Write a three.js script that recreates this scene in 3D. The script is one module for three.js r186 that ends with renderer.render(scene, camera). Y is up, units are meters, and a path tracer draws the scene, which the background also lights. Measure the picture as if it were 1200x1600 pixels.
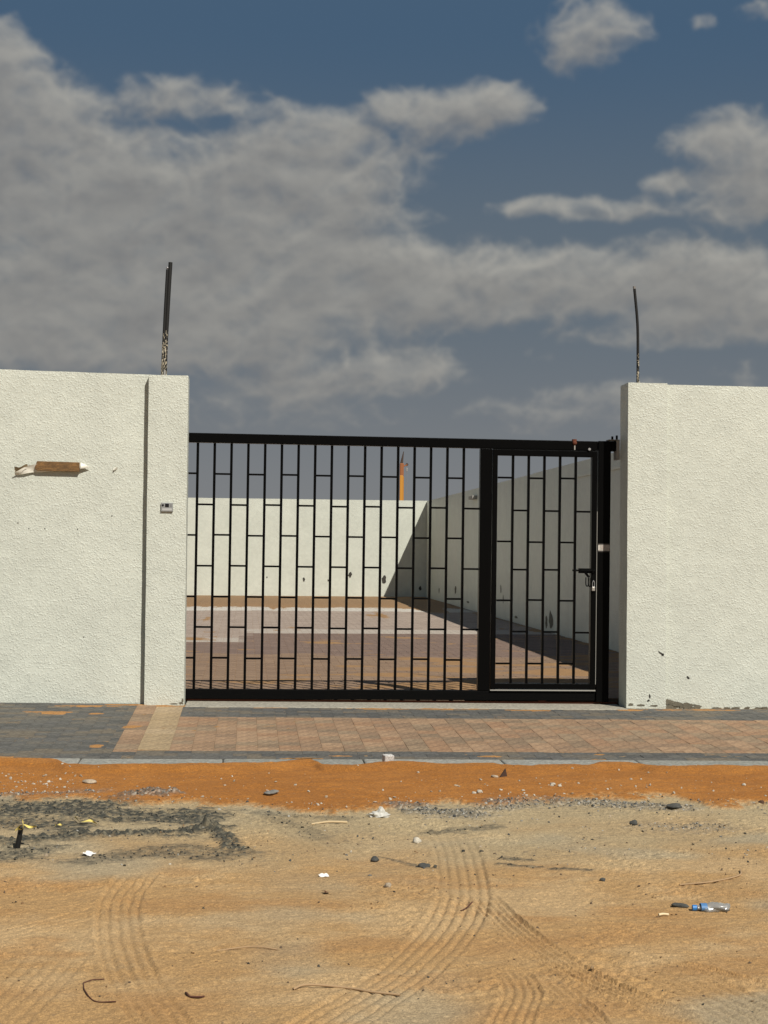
import * as THREE from 'three';
import { mergeGeometries, mergeVertices } from 'three/addons/utils/BufferGeometryUtils.js';
import { RoundedBoxGeometry } from 'three/addons/geometries/RoundedBoxGeometry.js';
import { ImprovedNoise } from 'three/addons/math/ImprovedNoise.js';

// ---------------------------------------------------------------- camera, sky, sun, exposure
const scene = new THREE.Scene();
const camera = new THREE.PerspectiveCamera(38.358, 0.75, 0.1, 4000);
camera.position.set(0, 1.6, 13.94);
{
  const R = THREE.MathUtils.degToRad, yaw = R(5.291), pitch = R(1.42), roll = R(0.573);
  const fw = new THREE.Vector3(Math.sin(yaw) * Math.cos(pitch), Math.sin(pitch), -Math.cos(yaw) * Math.cos(pitch));
  const right = new THREE.Vector3().crossVectors(fw, new THREE.Vector3(0, 1, 0)).normalize();
  const up = new THREE.Vector3().crossVectors(right, fw);
  camera.up.copy(up.multiplyScalar(Math.cos(roll)).addScaledVector(right, -Math.sin(roll)));
  camera.lookAt(camera.position.clone().add(fw));
}
const SUN = new THREE.Vector3(0.445, 1, 0.8).normalize();
const sun = new THREE.DirectionalLight(new THREE.Color().setRGB(1, 0.95, 0.865), 4.6);
sun.position.copy(SUN).multiplyScalar(60); sun.target.position.set(0, 0, 0);
sun.castShadow = true; sun.shadow.mapSize.set(4096, 4096);
Object.assign(sun.shadow.camera, { left: -30, right: 30, top: 30, bottom: -30, near: 1, far: 160 });
scene.add(sun, sun.target);

const renderer = new THREE.WebGLRenderer({ antialias: true });
renderer.toneMapping = THREE.LinearToneMapping;
renderer.toneMappingExposure = 1.1;
renderer.shadowMap.enabled = true;
renderer.setSize(768, 1024);

// ---------------------------------------------------------------- noise and random helpers
let seed = 1234567;
const rnd = () => { seed = (seed * 1664525 + 1013904223) >>> 0; return seed / 4294967296; };
const rr = (a, b) => a + (b - a) * rnd();
const pn = new ImprovedNoise();
const N = (x, y, z = 0) => pn.noise(x + 71.3, y + 113.7, z + 37.1);
const fbm = (x, y, o = 4, z = 0) => { let s = 0, a = 0.5; for (let i = 0; i < o; i++) { s += a * N(x, y, z + i * 7.7); x = x * 2.03 + 3.1; y = y * 2.03 + 1.7; a *= 0.5; } return s; };
const sst = (a, b, x) => { const t = Math.min(1, Math.max(0, (x - a) / (b - a))); return t * t * (3 - 2 * t); };
const lerp = (a, b, t) => a + (b - a) * t;
const mix3 = (a, b, t) => [lerp(a[0], b[0], t), lerp(a[1], b[1], t), lerp(a[2], b[2], t)];

// ---------------------------------------------------------------- sky: blue air, dusty horizon, broken cloud
{
  const W = 4096, H = 2048, data = new Float32Array(W * H * 4);
  // cloud banks over the yard: azimuth, elevation, half width, half height (degrees), thickness
  const banks = [[-9.49, 17.98, 1.20, 1.15, 1.00], [-8.63, 15.92, 2.74, 1.74, 1.00], [-7.4, 14.0, 4.5, 2.4, 1.00], [-1.57, 13.2, 6.5, 2.2, 1.00], [1.91, 14.10, 3.11, 2.37, 1.00], [-3.49, 10.59, 9.96, 2.74, 1.00], [-7.09, 8.53, 7.47, 1.87, 1.00], [1.46, 9.77, 6.23, 1.74, 0.90], [3.64, 16.02, 1.49, 0.65, 0.45], [-3.45, 7.50, 6.48, 0.75, 0.70], [-2.60, 16.95, 2.7, 0.7, 0.72], [0.88, 16.60, 1.49, 0.30, 0.40], [6.01, 16.86, 1.87, 0.65, 0.90], [9.27, 16.85, 1.69, 0.85, 1.00], [7.77, 16.24, 1.74, 0.65, 0.80], [4.89, 15.69, 2.74, 0.9, 0.45], [6.16, 14.64, 1.74, 0.50, 0.35], [13.09, 19.43, 1.99, 1.05, 0.80], [12.61, 18.39, 1.12, 0.75, 0.45], [17.59, 19.57, 0.60, 0.27, 0.75], [19.62, 19.81, 0.75, 0.37, 0.50], [18.69, 15.41, 2.49, 0.95, 0.95], [19.52, 13.65, 2.12, 1.25, 0.95], [16.30, 13.97, 0.85, 0.45, 0.80], [18.46, 12.65, 1.49, 0.50, 0.60], [13.38, 13.04, 3.24, 0.47, 0.75], [10.91, 13.08, 1.25, 0.37, 0.60], [7.70, 10.09, 5.48, 1.37, 0.95], [11.93, 10.31, 2.74, 1.25, 0.85], [5.20, 10.32, 2.49, 1.25, 0.85], [16.56, 10.47, 3.49, 1.30, 1.00], [18.71, 9.46, 3.74, 1.25, 0.95], [16.33, 8.32, 3.99, 0.65, 0.60], [4.24, 6.63, 3.74, 0.70, 0.75], [6.23, 7.14, 1.99, 0.65, 0.75], [1.01, 6.08, 2.49, 0.62, 0.60], [12.21, 5.43, 3.49, 0.87, 0.50], [15.13, 6.10, 1.99, 0.50, 0.40], [1.51, 5.23, 4.98, 0.75, 0.35], [19.20, 6.58, 1.25, 0.62, 0.40], [10.96, 7.52, 0.75, 0.30, 0.35]];
  const air = (el) => {
    const low = [0.188, 0.194, 0.2], mid = [0.108, 0.139, 0.172], top = [0.056, 0.102, 0.166], zen = [0.04, 0.075, 0.15];
    if (el < 10) return mix3(low, mid, sst(0, 11, el));
    if (el < 20) return mix3(mix3(low, mid, sst(0, 11, el)), top, sst(10, 20, el));
    return mix3(top, zen, sst(20, 80, el));
  };
  const cell = (j, i, deep) => {
    const el = (j + 0.5) / H * 180 - 90;
    const th = ((i + 0.5) / W - 0.5) * 2 * Math.PI;      // atan2(z, x)
    const x = Math.cos(th), z = Math.sin(th);
    const az = Math.atan2(x, -z) * 180 / Math.PI;
    const a = air(Math.max(0, el));
    // free-running broken cloud on a flat layer, seen in perspective
    const k = 1 / (Math.sin(Math.max(el, 0) * Math.PI / 180) + 0.12), ce = Math.cos(el * Math.PI / 180);
    const lx = x * ce * k, lz = z * ce * k;
    const wIn = sst(-16, -11, az) * sst(27, 22, az) * sst(27, 21.5, el);
    const dens = (ax, ey) => {
      const wx = fbm(ax * 0.3, ey * 0.42, 3, 11) * 2.4 + fbm(ax * 1.2, ey * 1.5, 3, 12) * 0.8, wy = fbm(ax * 0.3, ey * 0.42, 3, 13) * 1.2 + fbm(ax * 1.2, ey * 1.5, 3, 14) * 0.6;
      const u0 = ax + wx * 0.3, v0 = ey + wy * 0.28; let q = 0;
      for (const b of banks) { const u = (u0 - b[0]) / b[2], v = (v0 - b[1]) / b[3], r2 = u * u + v * v; if (r2 < 5) q = 1 - (1 - q) * (1 - b[4] * Math.exp(-r2 * r2 * 0.62)); }
      let t = 0, am = 0.5, x = ax * 0.55 + wx * 0.25, y = ey * 0.8 + wy * 0.25; for (let i = 0; i < 6; i++) { t += am * (0.42 - Math.abs(N(x, y, 21 + i * 5)) * 1.75); x = x * 2.07 + 5.2; y = y * 2.07 + 1.3; am *= 0.56; }
      return q + t * 1.05 * sst(0.0, 0.3, q) * (1 - 0.55 * q) - 0.05;
    };
    let d = 0, lit = 0.5;
    if (wIn < 1) { d = sst(0.02, 0.26, fbm(lx * 1.1, lz * 1.1, deep ? 5 : 4, 3) + 0.01) * 0.95; lit = 0.45 + 0.8 * fbm(az * 0.4, el * 1.1, 2, 31); }
    if (wIn > 0) {
      const p0 = dens(az, el), p1 = dens(az + 0.22, el + 0.42), p2 = dens(az + 0.5, el + 1.1);
      d = lerp(d, sst(0.13, 1.1, p0), wIn);
      const body = fbm(az * 0.4, el * 0.9, 4, 31);
      lit = lerp(lit, 0.6 - 0.3 * sst(0.2, 1.1, p2) + (p0 - p1) * (0.65 - 0.35 * sst(0.6, 1.2, p2)) + body * 0.5, wIn);
    }
    const c = mix3([0.2, 0.195, 0.188], [0.38, 0.366, 0.328], Math.min(1, Math.max(0, lit)));
    return mix3(a, mix3(c, [0.205, 0.203, 0.2], sst(9, 2, el) * 0.6), d * 0.82);
  };
  for (let j = 0; j < H; j++) {
    const el = (j + 0.5) / H * 180 - 90;
    if (el < -0.2) { for (let i = 0; i < W; i++) { const o = (j * W + i) * 4; data[o] = 0.2; data[o + 1] = 0.16; data[o + 2] = 0.11; data[o + 3] = 1; } continue; }
    const put = (i, c) => { const o = (j * W + i) * 4; data[o] = c[0]; data[o + 1] = c[1]; data[o + 2] = c[2]; data[o + 3] = 1; };
    const inRow = el < 28;
    for (let i = 0; i < W; i += 8) {
      const th = ((i + 4) / W - 0.5) * 2 * Math.PI, az = Math.atan2(Math.cos(th), -Math.sin(th)) * 180 / Math.PI;
      if (inRow && az > -17 && az < 28) { for (let q = 0; q < 8; q++) put(i + q, cell(j, i + q, true)); }
      else { const c0 = cell(j, i, false), c1 = cell(j, i + 8, false); for (let q = 0; q < 8; q++) put(i + q, mix3(c0, c1, q / 8)); }
    }
  }
  const sky = new THREE.DataTexture(data, W, H, THREE.RGBAFormat, THREE.FloatType);
  sky.mapping = THREE.EquirectangularReflectionMapping; sky.magFilter = THREE.LinearFilter; sky.minFilter = THREE.LinearFilter; sky.colorSpace = THREE.LinearSRGBColorSpace; sky.needsUpdate = true;
  scene.background = sky; scene.environment = sky;
}

// ---------------------------------------------------------------- building helpers
const taken = new Map();
function numbered(name) { const n = taken.get(name) || 0; taken.set(name, n + 1); return n ? `${name}_${String(n).padStart(3, '0')}` : name; }
function sh(m) { m.castShadow = true; m.receiveShadow = true; return m; }
function part(name, geo, mat, parent) { const m = sh(new THREE.Mesh(geo, mat)); m.name = name; parent.add(m); return m; }
function thing(name, label, category, pos = [0, 0, 0], group) { const g = new THREE.Group(); g.name = numbered(name); g.position.set(...pos); g.userData = { label, category }; if (group) g.userData.group = group; scene.add(g); return g; }
function solo(name, label, category, geo, mat, pos = [0, 0, 0], group) { const m = sh(new THREE.Mesh(geo, mat)); m.name = numbered(name); m.position.set(...pos); m.userData = { label, category }; if (group) m.userData.group = group; scene.add(m); return m; }
function struct(name, geo, mat, label) { const m = geo ? sh(new THREE.Mesh(geo, mat)) : new THREE.Group(); m.name = name; m.userData = { kind: 'structure', label, category: 'ground' }; scene.add(m); return m; }
// uv in metres from position, by the way each face points
function metric(geo) {
  if (geo.index) geo = geo.toNonIndexed();
  const p = geo.attributes.position, uv = new Float32Array(p.count * 2), a = new THREE.Vector3(), b = new THREE.Vector3(), c = new THREE.Vector3();
  for (let i = 0; i < p.count; i += 3) {
    a.fromBufferAttribute(p, i); b.fromBufferAttribute(p, i + 1); c.fromBufferAttribute(p, i + 2);
    const n = b.clone().sub(a).cross(c.clone().sub(a)); const ax = Math.abs(n.x), ay = Math.abs(n.y), az = Math.abs(n.z);
    [a, b, c].forEach((v, k) => { const o = (i + k) * 2; if (az >= ax && az >= ay) { uv[o] = v.x; uv[o + 1] = v.y; } else if (ax >= ay) { uv[o] = v.z; uv[o + 1] = v.y; } else { uv[o] = v.x; uv[o + 1] = v.z; } });
  }
  geo.setAttribute('uv', new THREE.BufferAttribute(uv, 2)); return geo;
}
const boxAt = (x0, x1, y0, y1, z0, z1, r = 0) => { const g = r ? new RoundedBoxGeometry(x1 - x0, y1 - y0, z1 - z0, 2, r) : new THREE.BoxGeometry(x1 - x0, y1 - y0, z1 - z0); g.translate((x0 + x1) / 2, (y0 + y1) / 2, (z0 + z1) / 2); return g; };
function tile(n, fn, srgb) { const d = new Uint8Array(n * n * 4); for (let j = 0; j < n; j++) for (let i = 0; i < n; i++) { const c = fn(i / n, j / n, i, j), o = (j * n + i) * 4; for (let k = 0; k < 3; k++) d[o + k] = Math.max(0, Math.min(255, c[k] * 255)); d[o + 3] = 255; } const t = new THREE.DataTexture(d, n, n); t.wrapS = t.wrapT = THREE.RepeatWrapping; t.magFilter = THREE.LinearFilter; t.minFilter = THREE.LinearMipmapLinearFilter; t.generateMipmaps = true; if (srgb) t.colorSpace = THREE.SRGBColorSpace; t.needsUpdate = true; return t; }
// periodic value noise for tiling textures
function pvn(P, sd) { const t = new Float32Array(P * P); let s = sd * 7919 + 17; for (let i = 0; i < P * P; i++) { s = (s * 1664525 + 1013904223) >>> 0; t[i] = s / 4294967296; } return (u, v) => { const x = u * P, y = v * P, xi = Math.floor(x), yi = Math.floor(y); let fx = x - xi, fy = y - yi; fx = fx * fx * (3 - 2 * fx); fy = fy * fy * (3 - 2 * fy); const g = (a, b) => t[((b % P + P) % P) * P + ((a % P + P) % P)]; return lerp(lerp(g(xi, yi), g(xi + 1, yi), fx), lerp(g(xi, yi + 1), g(xi + 1, yi + 1), fx), fy); }; }
const rep = (t, m) => { const c = t.clone(); c.repeat.set(1 / m, 1 / m); c.needsUpdate = true; return c; };
const RGB = (r, g, b) => new THREE.Color().setRGB(r, g, b);

// ---------------------------------------------------------------- materials
const v8 = pvn(8, 1), v32 = pvn(32, 2), v64 = pvn(64, 3), v128 = pvn(128, 4), v256 = pvn(256, 5), v512 = pvn(512, 6), v90 = pvn(90, 9), v170 = pvn(170, 10);
// sprayed stucco: blobs of about a centimetre on a smooth coat, 1.2 m tile
const drops = new Float32Array(1024 * 1024);
for (let k = 0; k < 15000; k++) { const cx = rnd() * 1024, cy = rnd() * 1024, r = 2.5 + Math.pow(rnd(), 3) * 9, e = rr(0.6, 1.5), h = rr(0.25, 1) * (0.35 + r / 12), R0 = Math.ceil(r * 1.6); if (v8(cx / 1024, cy / 1024) * 0.5 + v32(cx / 1024, cy / 1024) * 0.5 < rnd() * 0.75) continue; for (let j = -R0; j <= R0; j++) for (let i = -R0; i <= R0; i++) { const q = (i * i * e + j * j / e) / (r * r); if (q < 1) { const o = ((Math.floor(cy) + j + 1024) & 1023) * 1024 + ((Math.floor(cx) + i + 1024) & 1023); drops[o] = Math.max(drops[o], h * Math.sqrt(1 - q)); } } }
const stuccoBump = tile(1024, (u, v, i, j) => { const h = drops[j * 1024 + i] * 0.72 + v512(u, v) * 0.06 + v90(u, v) * 0.12 + v32(u, v) * 0.1; return [h, h, h]; });
const stuccoTone = tile(512, (u, v) => { const n = 0.92 + (v8(u, v) - 0.5) * 0.035 + (v32(u, v) - 0.5) * 0.03 + (v256(u, v) - 0.5) * 0.05; return [n, n, n * 0.995]; }, true);
const stucco = (c, b = 0.0042) => new THREE.MeshPhysicalMaterial({ color: c, map: rep(stuccoTone, 2.3), bumpMap: rep(stuccoBump, 0.9), bumpScale: b, roughness: 0.42, specularIntensity: 0.6 });
const M = {};
M.wall = stucco(RGB(0.7, 0.725, 0.64), 0.0032);
M.yardWall = M.wall;
const gateBump = tile(256, (u, v) => { const n = v32(u, v) * 0.5 + v128(u, v) * 0.5; return [n, n, n]; });
const gateTone = tile(512, (u, v) => { const d = sst(0.68, 0.9, v32(u, v) * 0.55 + v128(u, v) * 0.45); const n = 0.03 + v256(u, v) * 0.03; return mix3([n, n, n], [0.3, 0.25, 0.18], d * 0.35); }, true);
M.gate = new THREE.MeshPhysicalMaterial({ color: RGB(0.003, 0.003, 0.003), roughness: 0.3, specularIntensity: 0.12, bumpMap: rep(gateBump, 0.3), bumpScale: 0.0006 });
M.gateDusty = new THREE.MeshPhysicalMaterial({ map: rep(gateTone, 0.5), color: RGB(0.7, 0.7, 0.7), roughness: 0.6, specularIntensity: 0.12, bumpMap: rep(gateBump, 0.3), bumpScale: 0.0006 });
M.rust = new THREE.MeshStandardMaterial({ color: RGB(0.13, 0.035, 0.014), roughness: 0.9, bumpMap: rep(gateBump, 0.05), bumpScale: 0.002 });
M.galv = new THREE.MeshStandardMaterial({ color: RGB(0.36, 0.36, 0.36), roughness: 0.5, metalness: 0.6 });
M.greyPaint = new THREE.MeshStandardMaterial({ color: RGB(0.3, 0.29, 0.26), roughness: 0.7 });
M.steel = new THREE.MeshStandardMaterial({ color: RGB(0.62, 0.6, 0.56), roughness: 0.35, metalness: 0.8 });
const grain = tile(512, (u, v) => { const n = 0.86 + (v256(u, v) - 0.5) * 0.2 + (v512(u, v) - 0.5) * 0.22 + (v32(u, v) - 0.5) * 0.24; return [n, n, n]; }, true);
const grainBump = tile(512, (u, v) => { const n = v128(u, v) * 0.5 + v512(u, v) * 0.5; return [n, n, n]; });
const conc = (c) => new THREE.MeshStandardMaterial({ color: c, map: rep(grain, 0.6), bumpMap: rep(grainBump, 0.3), bumpScale: 0.0012, roughness: 0.92 });
M.kerb = [conc(RGB(0.36, 0.36, 0.32)), conc(RGB(0.33, 0.33, 0.29)), conc(RGB(0.39, 0.385, 0.34))];
M.threshold = conc(RGB(0.44, 0.41, 0.33));
M.mortar = conc(RGB(0.2, 0.18, 0.13));
M.hole = conc(RGB(0.06, 0.055, 0.045));
const pinks = [[0.31, 0.205, 0.145], [0.345, 0.23, 0.165], [0.28, 0.19, 0.14], [0.33, 0.205, 0.14], [0.3, 0.22, 0.165], [0.37, 0.25, 0.18], [0.25, 0.18, 0.135]];
const darks = [[0.105, 0.11, 0.105], [0.125, 0.128, 0.12], [0.09, 0.095, 0.093], [0.14, 0.135, 0.118], [0.115, 0.12, 0.118], [0.16, 0.145, 0.115]];
const tans = [[0.43, 0.32, 0.2], [0.4, 0.3, 0.19], [0.45, 0.34, 0.225]];
const warm = (l, k) => l.forEach((c) => c.forEach((v, i) => { c[i] = v * k[i]; })); warm(pinks, [1.14, 1.1, 0.9]); warm(darks, [1.12, 1.05, 0.98]); warm(tans, [1.08, 1.06, 0.95]);
const set = (l) => l.map((c) => conc(RGB(...c)));
const MP = { pink: set(pinks), dark: set(darks), tan: set(tans) };

// ---------------------------------------------------------------- levels of the ground
const walkY = (x, z) => 0.112 - 0.007 * x - 0.03 * z;           // pavement falls to the road and to one side
const YARD = 0.13, REAR = -30.6, YR = 5.43, YL = -9;
const KERB0 = 2.9, KERB1 = 3.28;
const kerbEdge = [[-9, 2.95], [-3, 2.95], [-1.81, 2.93], [-1.38, 2.96], [-1.2, 3.22], [-0.75, 3.2], [-0.38, 3.17], [0.18, 3.09], [0.47, 2.93], [0.56, 3.15], [0.75, 3.18], [1.04, 3.05], [1.52, 3.12], [1.75, 3.1], [1.98, 3.22], [2.3, 3.14], [2.46, 3.19], [2.62, 3.03], [2.8, 3.02], [2.95, 3.2], [3.5, 3.17], [3.75, 3.15], [3.9, 3.3], [5, 3.2], [9, 3.1]];
const orangeEdge = [[-9, 4.4], [-1.54, 4.37], [-1.13, 4.5], [-0.71, 4.7], [-0.2, 4.65], [0.23, 4.83], [0.69, 4.98], [1.06, 4.86], [1.28, 4.7], [1.5, 4.87], [1.87, 4.61], [2.34, 4.55], [2.76, 4.59], [2.93, 4.83], [3.3, 4.84], [9, 4.7]];
const interp = (t, x) => { for (let i = 1; i < t.length; i++) if (x <= t[i][0]) { const u = (x - t[i - 1][0]) / (t[i][0] - t[i - 1][0]); return lerp(t[i - 1][1], t[i][1], u * u * (3 - 2 * u)); } return t[t.length - 1][1]; };
// distance to a polyline: [distance, side, length along]
function toLine(pts, x, z) { let best = 1e9, sd = 0, al = 0, run = 0; for (let i = 1; i < pts.length; i++) { const ax = pts[i - 1][0], az = pts[i - 1][1], dx = pts[i][0] - ax, dz = pts[i][1] - az, L = Math.hypot(dx, dz), t = Math.max(0, Math.min(1, ((x - ax) * dx + (z - az) * dz) / (L * L))), ex = x - ax - dx * t, ez = z - az - dz * t, d = Math.hypot(ex, ez); if (d < best) { best = d; sd = Math.sign(dx * ez - dz * ex); al = run + t * L; } run += L; } return [best, sd, al, run]; }
const smoothPath = (pts) => new THREE.CatmullRomCurve3(pts.map(([x, z]) => new THREE.Vector3(x, 0, z))).getPoints(pts.length * 5).map((p) => [p.x, p.z]);
const bbox = (pts, m) => { const X = pts.map((p) => p[0]), Z = pts.map((p) => p[1]); return [Math.min(...X) - m, Math.max(...X) + m, Math.min(...Z) - m, Math.max(...Z) + m]; };
const inb = (b, x, z) => x > b[0] && x < b[1] && z > b[2] && z < b[3];
// tyre tracks: path, half width, ribs, depth
const tracks = [
  [[[-0.49, 6.5], [-0.55, 7.09], [-0.53, 7.55], [-0.45, 8.14], [-0.35, 8.6], [-0.24, 8.99], [-0.1, 9.5]], 0.088, 4, 0.015],
  [[[1.15, 5.6], [1.13, 6.08], [1.065, 6.77], [0.99, 7.29], [0.86, 7.79], [0.66, 8.29], [0.46, 8.68], [0.26, 9.02], [0, 9.5]], 0.115, 5, 0.0095],
  [[[1.09, 7.05], [1.135, 7.75], [1.22, 8.24], [1.35, 8.66], [1.52, 9.03], [1.7, 9.5]], 0.066, 4, 0.021],
  [[[1.0, 8.3], [1.01, 8.64], [0.95, 8.86], [0.88, 9.06], [0.7, 9.4]], 0.066, 4, 0.015],
  [[[-0.7, 7.9], [-0.74, 8.2], [-0.78, 8.5], [-0.85, 8.9], [-0.95, 9.4]], 0.12, 5, 0.007],
  [[[0.07, 4.85], [0.29, 5.41], [0.44, 5.97], [0.52, 6.38]], 0.12, 4, 0.008],
  [[[1.5, 8.3], [1.62, 8.5], [1.75, 8.9], [1.9, 9.4]], 0.13, 5, 0.009],
  [[[1.2, 7.85], [1.47, 8.16], [1.72, 8.35], [1.97, 8.66], [2.3, 9]], 0.035, 2, 0.016],
  [[[1.09, 8.3], [1.13, 8.5], [1.17, 8.8], [1.2, 9.2]], 0.05, 3, 0.012],
  [[[1.05, 8.36], [1.2, 8.42], [1.36, 8.6]], 0.05, 3, 0.016],
  [[[1.5, 8.25], [1.7, 8.2], [2.0, 8.28]], 0.05, 2, 0.009],
  [[[-0.3, 6.95], [-0.9, 7.7], [-1.5, 8.1]], 0.07, 3, 0.005],
  [[[-1.6, 6.9], [-0.9, 7.25], [-0.5, 6.9], [-0.2, 6.7]], 0.1, 4, 0.004],
  [[[-0.4, 7.15], [0.5, 7.1], [1.3, 7.5], [2.4, 7.55]], 0.13, 4, 0.004],
].map(([p, w, n, dd]) => { const d = dd * 0.6; const q = smoothPath(p); return { q, w, n, d, b: bbox(q, w * 1.6) }; });
// spoil, spilt asphalt and gravel: path, half width, height, kind
const spoil = [
  [[[-1.6, 4.88], [-1.24, 4.86], [-1.05, 4.84], [-0.81, 4.97], [-0.57, 5.08], [-0.3, 5.1]], 0.17, 0.016, 'tar', 1],
  [[[-1.6, 4.62], [-1.2, 4.68], [-0.8, 4.72]], 0.1, 0.012, 'tar', 0.5],
  [[[-1.5, 5.3], [-1.2, 5.25], [-1.0, 5.3]], 0.15, 0.008, 'tar', 0.85],
  [[[-1.25, 5.8], [-1.02, 5.68], [-0.92, 5.64], [-0.64, 5.65], [-0.39, 5.64], [-0.29, 5.55], [-0.2, 5.46]], 0.085, 0.04, 'tar', 1],
  [[[-0.2, 5.52], [-0.16, 5.59], [-0.1, 5.74], [-0.07, 5.95], [-0.01, 6.12]], 0.045, 0.035, 'tar', 0.95],
  [[[-0.81, 6.33], [-0.6, 6.2], [-0.4, 6.17], [-0.2, 6.26], [-0.02, 6.16]], 0.09, 0.008, 'tar', 0.62],
  [[[-0.5, 6.08], [-0.3, 6.02], [-0.15, 6.05]], 0.06, 0.012, 'tar', 0.6],
  [[[-1.5, 6.15], [-1.19, 6.15], [-1.1, 6.03]], 0.12, 0.012, 'tar', 0.7],
  [[[-1.4, 6.3], [-1.16, 6.28], [-1.02, 6.28]], 0.03, 0.008, 'tar', 0.7],
  [[[-0.72, 4.47], [-0.62, 4.39], [-0.5, 4.46]], 0.07, 0.03, 'gravel', 0.8],
  [[[0.18, 5.13], [0.33, 5.42], [0.42, 5.79]], 0.05, 0.006, 'tar', 0.35],
  [[[0.1, 4.98], [0.3, 5.08], [0.6, 5.2]], 0.05, 0.012, 'tar', 0.45],
  [[[0.99, 4.86], [1.15, 5.03], [1.39, 5.1]], 0.1, 0.018, 'gravel', 0.75],
  [[[1.5, 4.95], [1.69, 4.79], [2.1, 4.73], [2.32, 4.81], [2.69, 4.93]], 0.1, 0.016, 'gravel', 0.6],
  [[[1.02, 5.64], [1.23, 5.57], [1.45, 5.5]], 0.05, 0.012, 'tar', 0.6],
  [[[1.34, 6.34], [1.48, 6.38]], 0.03, 0.01, 'tar', 0.7], [[[1.3, 6.48], [1.51, 6.56]], 0.02, 0.01, 'tar', 0.65], [[[1.55, 6.62], [1.72, 6.66]], 0.025, 0.01, 'tar', 0.75],
  [[[0.7, 6.3], [0.9, 6.52], [0.96, 6.56]], 0.015, 0.008, 'tar', 0.6], [[[2.35, 5.5], [2.6, 5.6], [2.75, 5.55]], 0.1, 0.01, 'gravel', 0.35],
  [[[-0.9, 4.35], [-1.3, 4.4], [-1.7, 4.4]], 0.05, 0.01, 'gravel', 0.4],
].map(([p, w, hh, kind, s]) => { const h = hh * (kind === 'tar' ? 0.55 : 0.7); const q = smoothPath(p); return { q, w, h, kind, s, b: bbox(q, w * 2.2) }; });
function sandAt(x, z) {
  const ke = interp(kerbEdge, x) + 0.17 + fbm(x * 3.1, z, 3, 5) * 0.06;
  const kt = walkY(x, KERB0);
  const near = sst(4.6, 3.1, z);
  const oe = interp(orangeEdge, x) + fbm(x * 2.7, z * 2.7, 6, 2) * 0.42;
  let y = lerp(0, kt + 0.004, near);
  if (z < ke + 0.35) y = lerp(kt + Math.max(-0.075, (z - ke) * 0.3), y, sst(ke + 0.02, ke + 0.35, z));
  y += fbm(x * 0.9, z * 0.9, 3, 8) * 0.03 * sst(3.3, 4.2, z) + fbm(x * 5.5, z * 7.5, 3, 9) * 0.011 * sst(3.2, 3.5, z);
  const isO = sst(oe + 0.1, oe - 0.1, z + 0.12 * N(x * 30, z * 30, 5));
  y += isO * (0.018 + 0.014 * fbm(x * 3.5, z * 11, 4, 55));
  let tr = 0;
  for (const t of tracks) if (inb(t.b, x, z)) {
    const [d, s, al, run] = toLine(t.q, x, z), fade = sst(0, 0.35, al) * sst(0, 0.25, run - al + 0.001) * (0.55 + 0.9 * (0.5 + N(x * 2.2, z * 2.2, t.w * 90)));
    const a = d * s / t.w; if (Math.abs(a) < 1.45) { const inT = sst(1.15, 0.95, Math.abs(a)); tr = Math.max(tr, inT * fade); const rib = Math.pow(Math.cos((a + 1) * Math.PI * t.n + 0.5 * N(x * 6, z * 6, 7)) * 0.5 + 0.5, 3); y += t.d * fade * (-inT * (0.12 + 1.15 * rib) + 0.5 * sst(1.45, 1.2, Math.abs(a)) * sst(0.95, 1.15, Math.abs(a)) + inT * 0.12 * Math.sin(al * 150 + 3 * N(x * 9, z * 9, 2)) * (1 - rib)); }
  }
  let tar = 0, gra = 0;
  for (const s of spoil) if (inb(s.b, x, z)) {
    const [d] = toLine(s.q, x, z), n = fbm(x * 6, z * 13, 5, s.w * 50), m = sst(2.0, 0.25, d / s.w + n * 2.2) * (0.55 + 0.9 * sst(-0.25, 0.3, fbm(x * 26, z * 26, 2, 4)));
    if (s.kind === 'tar') tar = Math.max(tar, Math.min(1, m) * s.s); else gra = Math.max(gra, Math.min(1, m) * s.s);
    y += s.h * m * (0.35 + 1.3 * Math.abs(N(x * 18, z * 24, 3)) + 0.5 * Math.max(0, N(x * 52, z * 52, 8)));
  }
  const rough = (1 - tr) * (1 - isO * 0.6);
  y += rough * (N(x * 17, z * 29, 2) * 0.0062 + N(x * 43, z * 52, 6) * 0.0046) * (0.5 + 1.4 * sst(-0.1, 0.35, fbm(x * 1.6, z * 1.6, 2, 44)));
  return { y, isO, tr, tar, gra, oe };
}
const O1 = [0.405, 0.155, 0.022], O2 = [0.465, 0.185, 0.03], T1 = [0.52, 0.315, 0.128], T2 = [0.58, 0.39, 0.19], T3 = [0.48, 0.264, 0.096], GR = [0.47, 0.39, 0.235];
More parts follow.
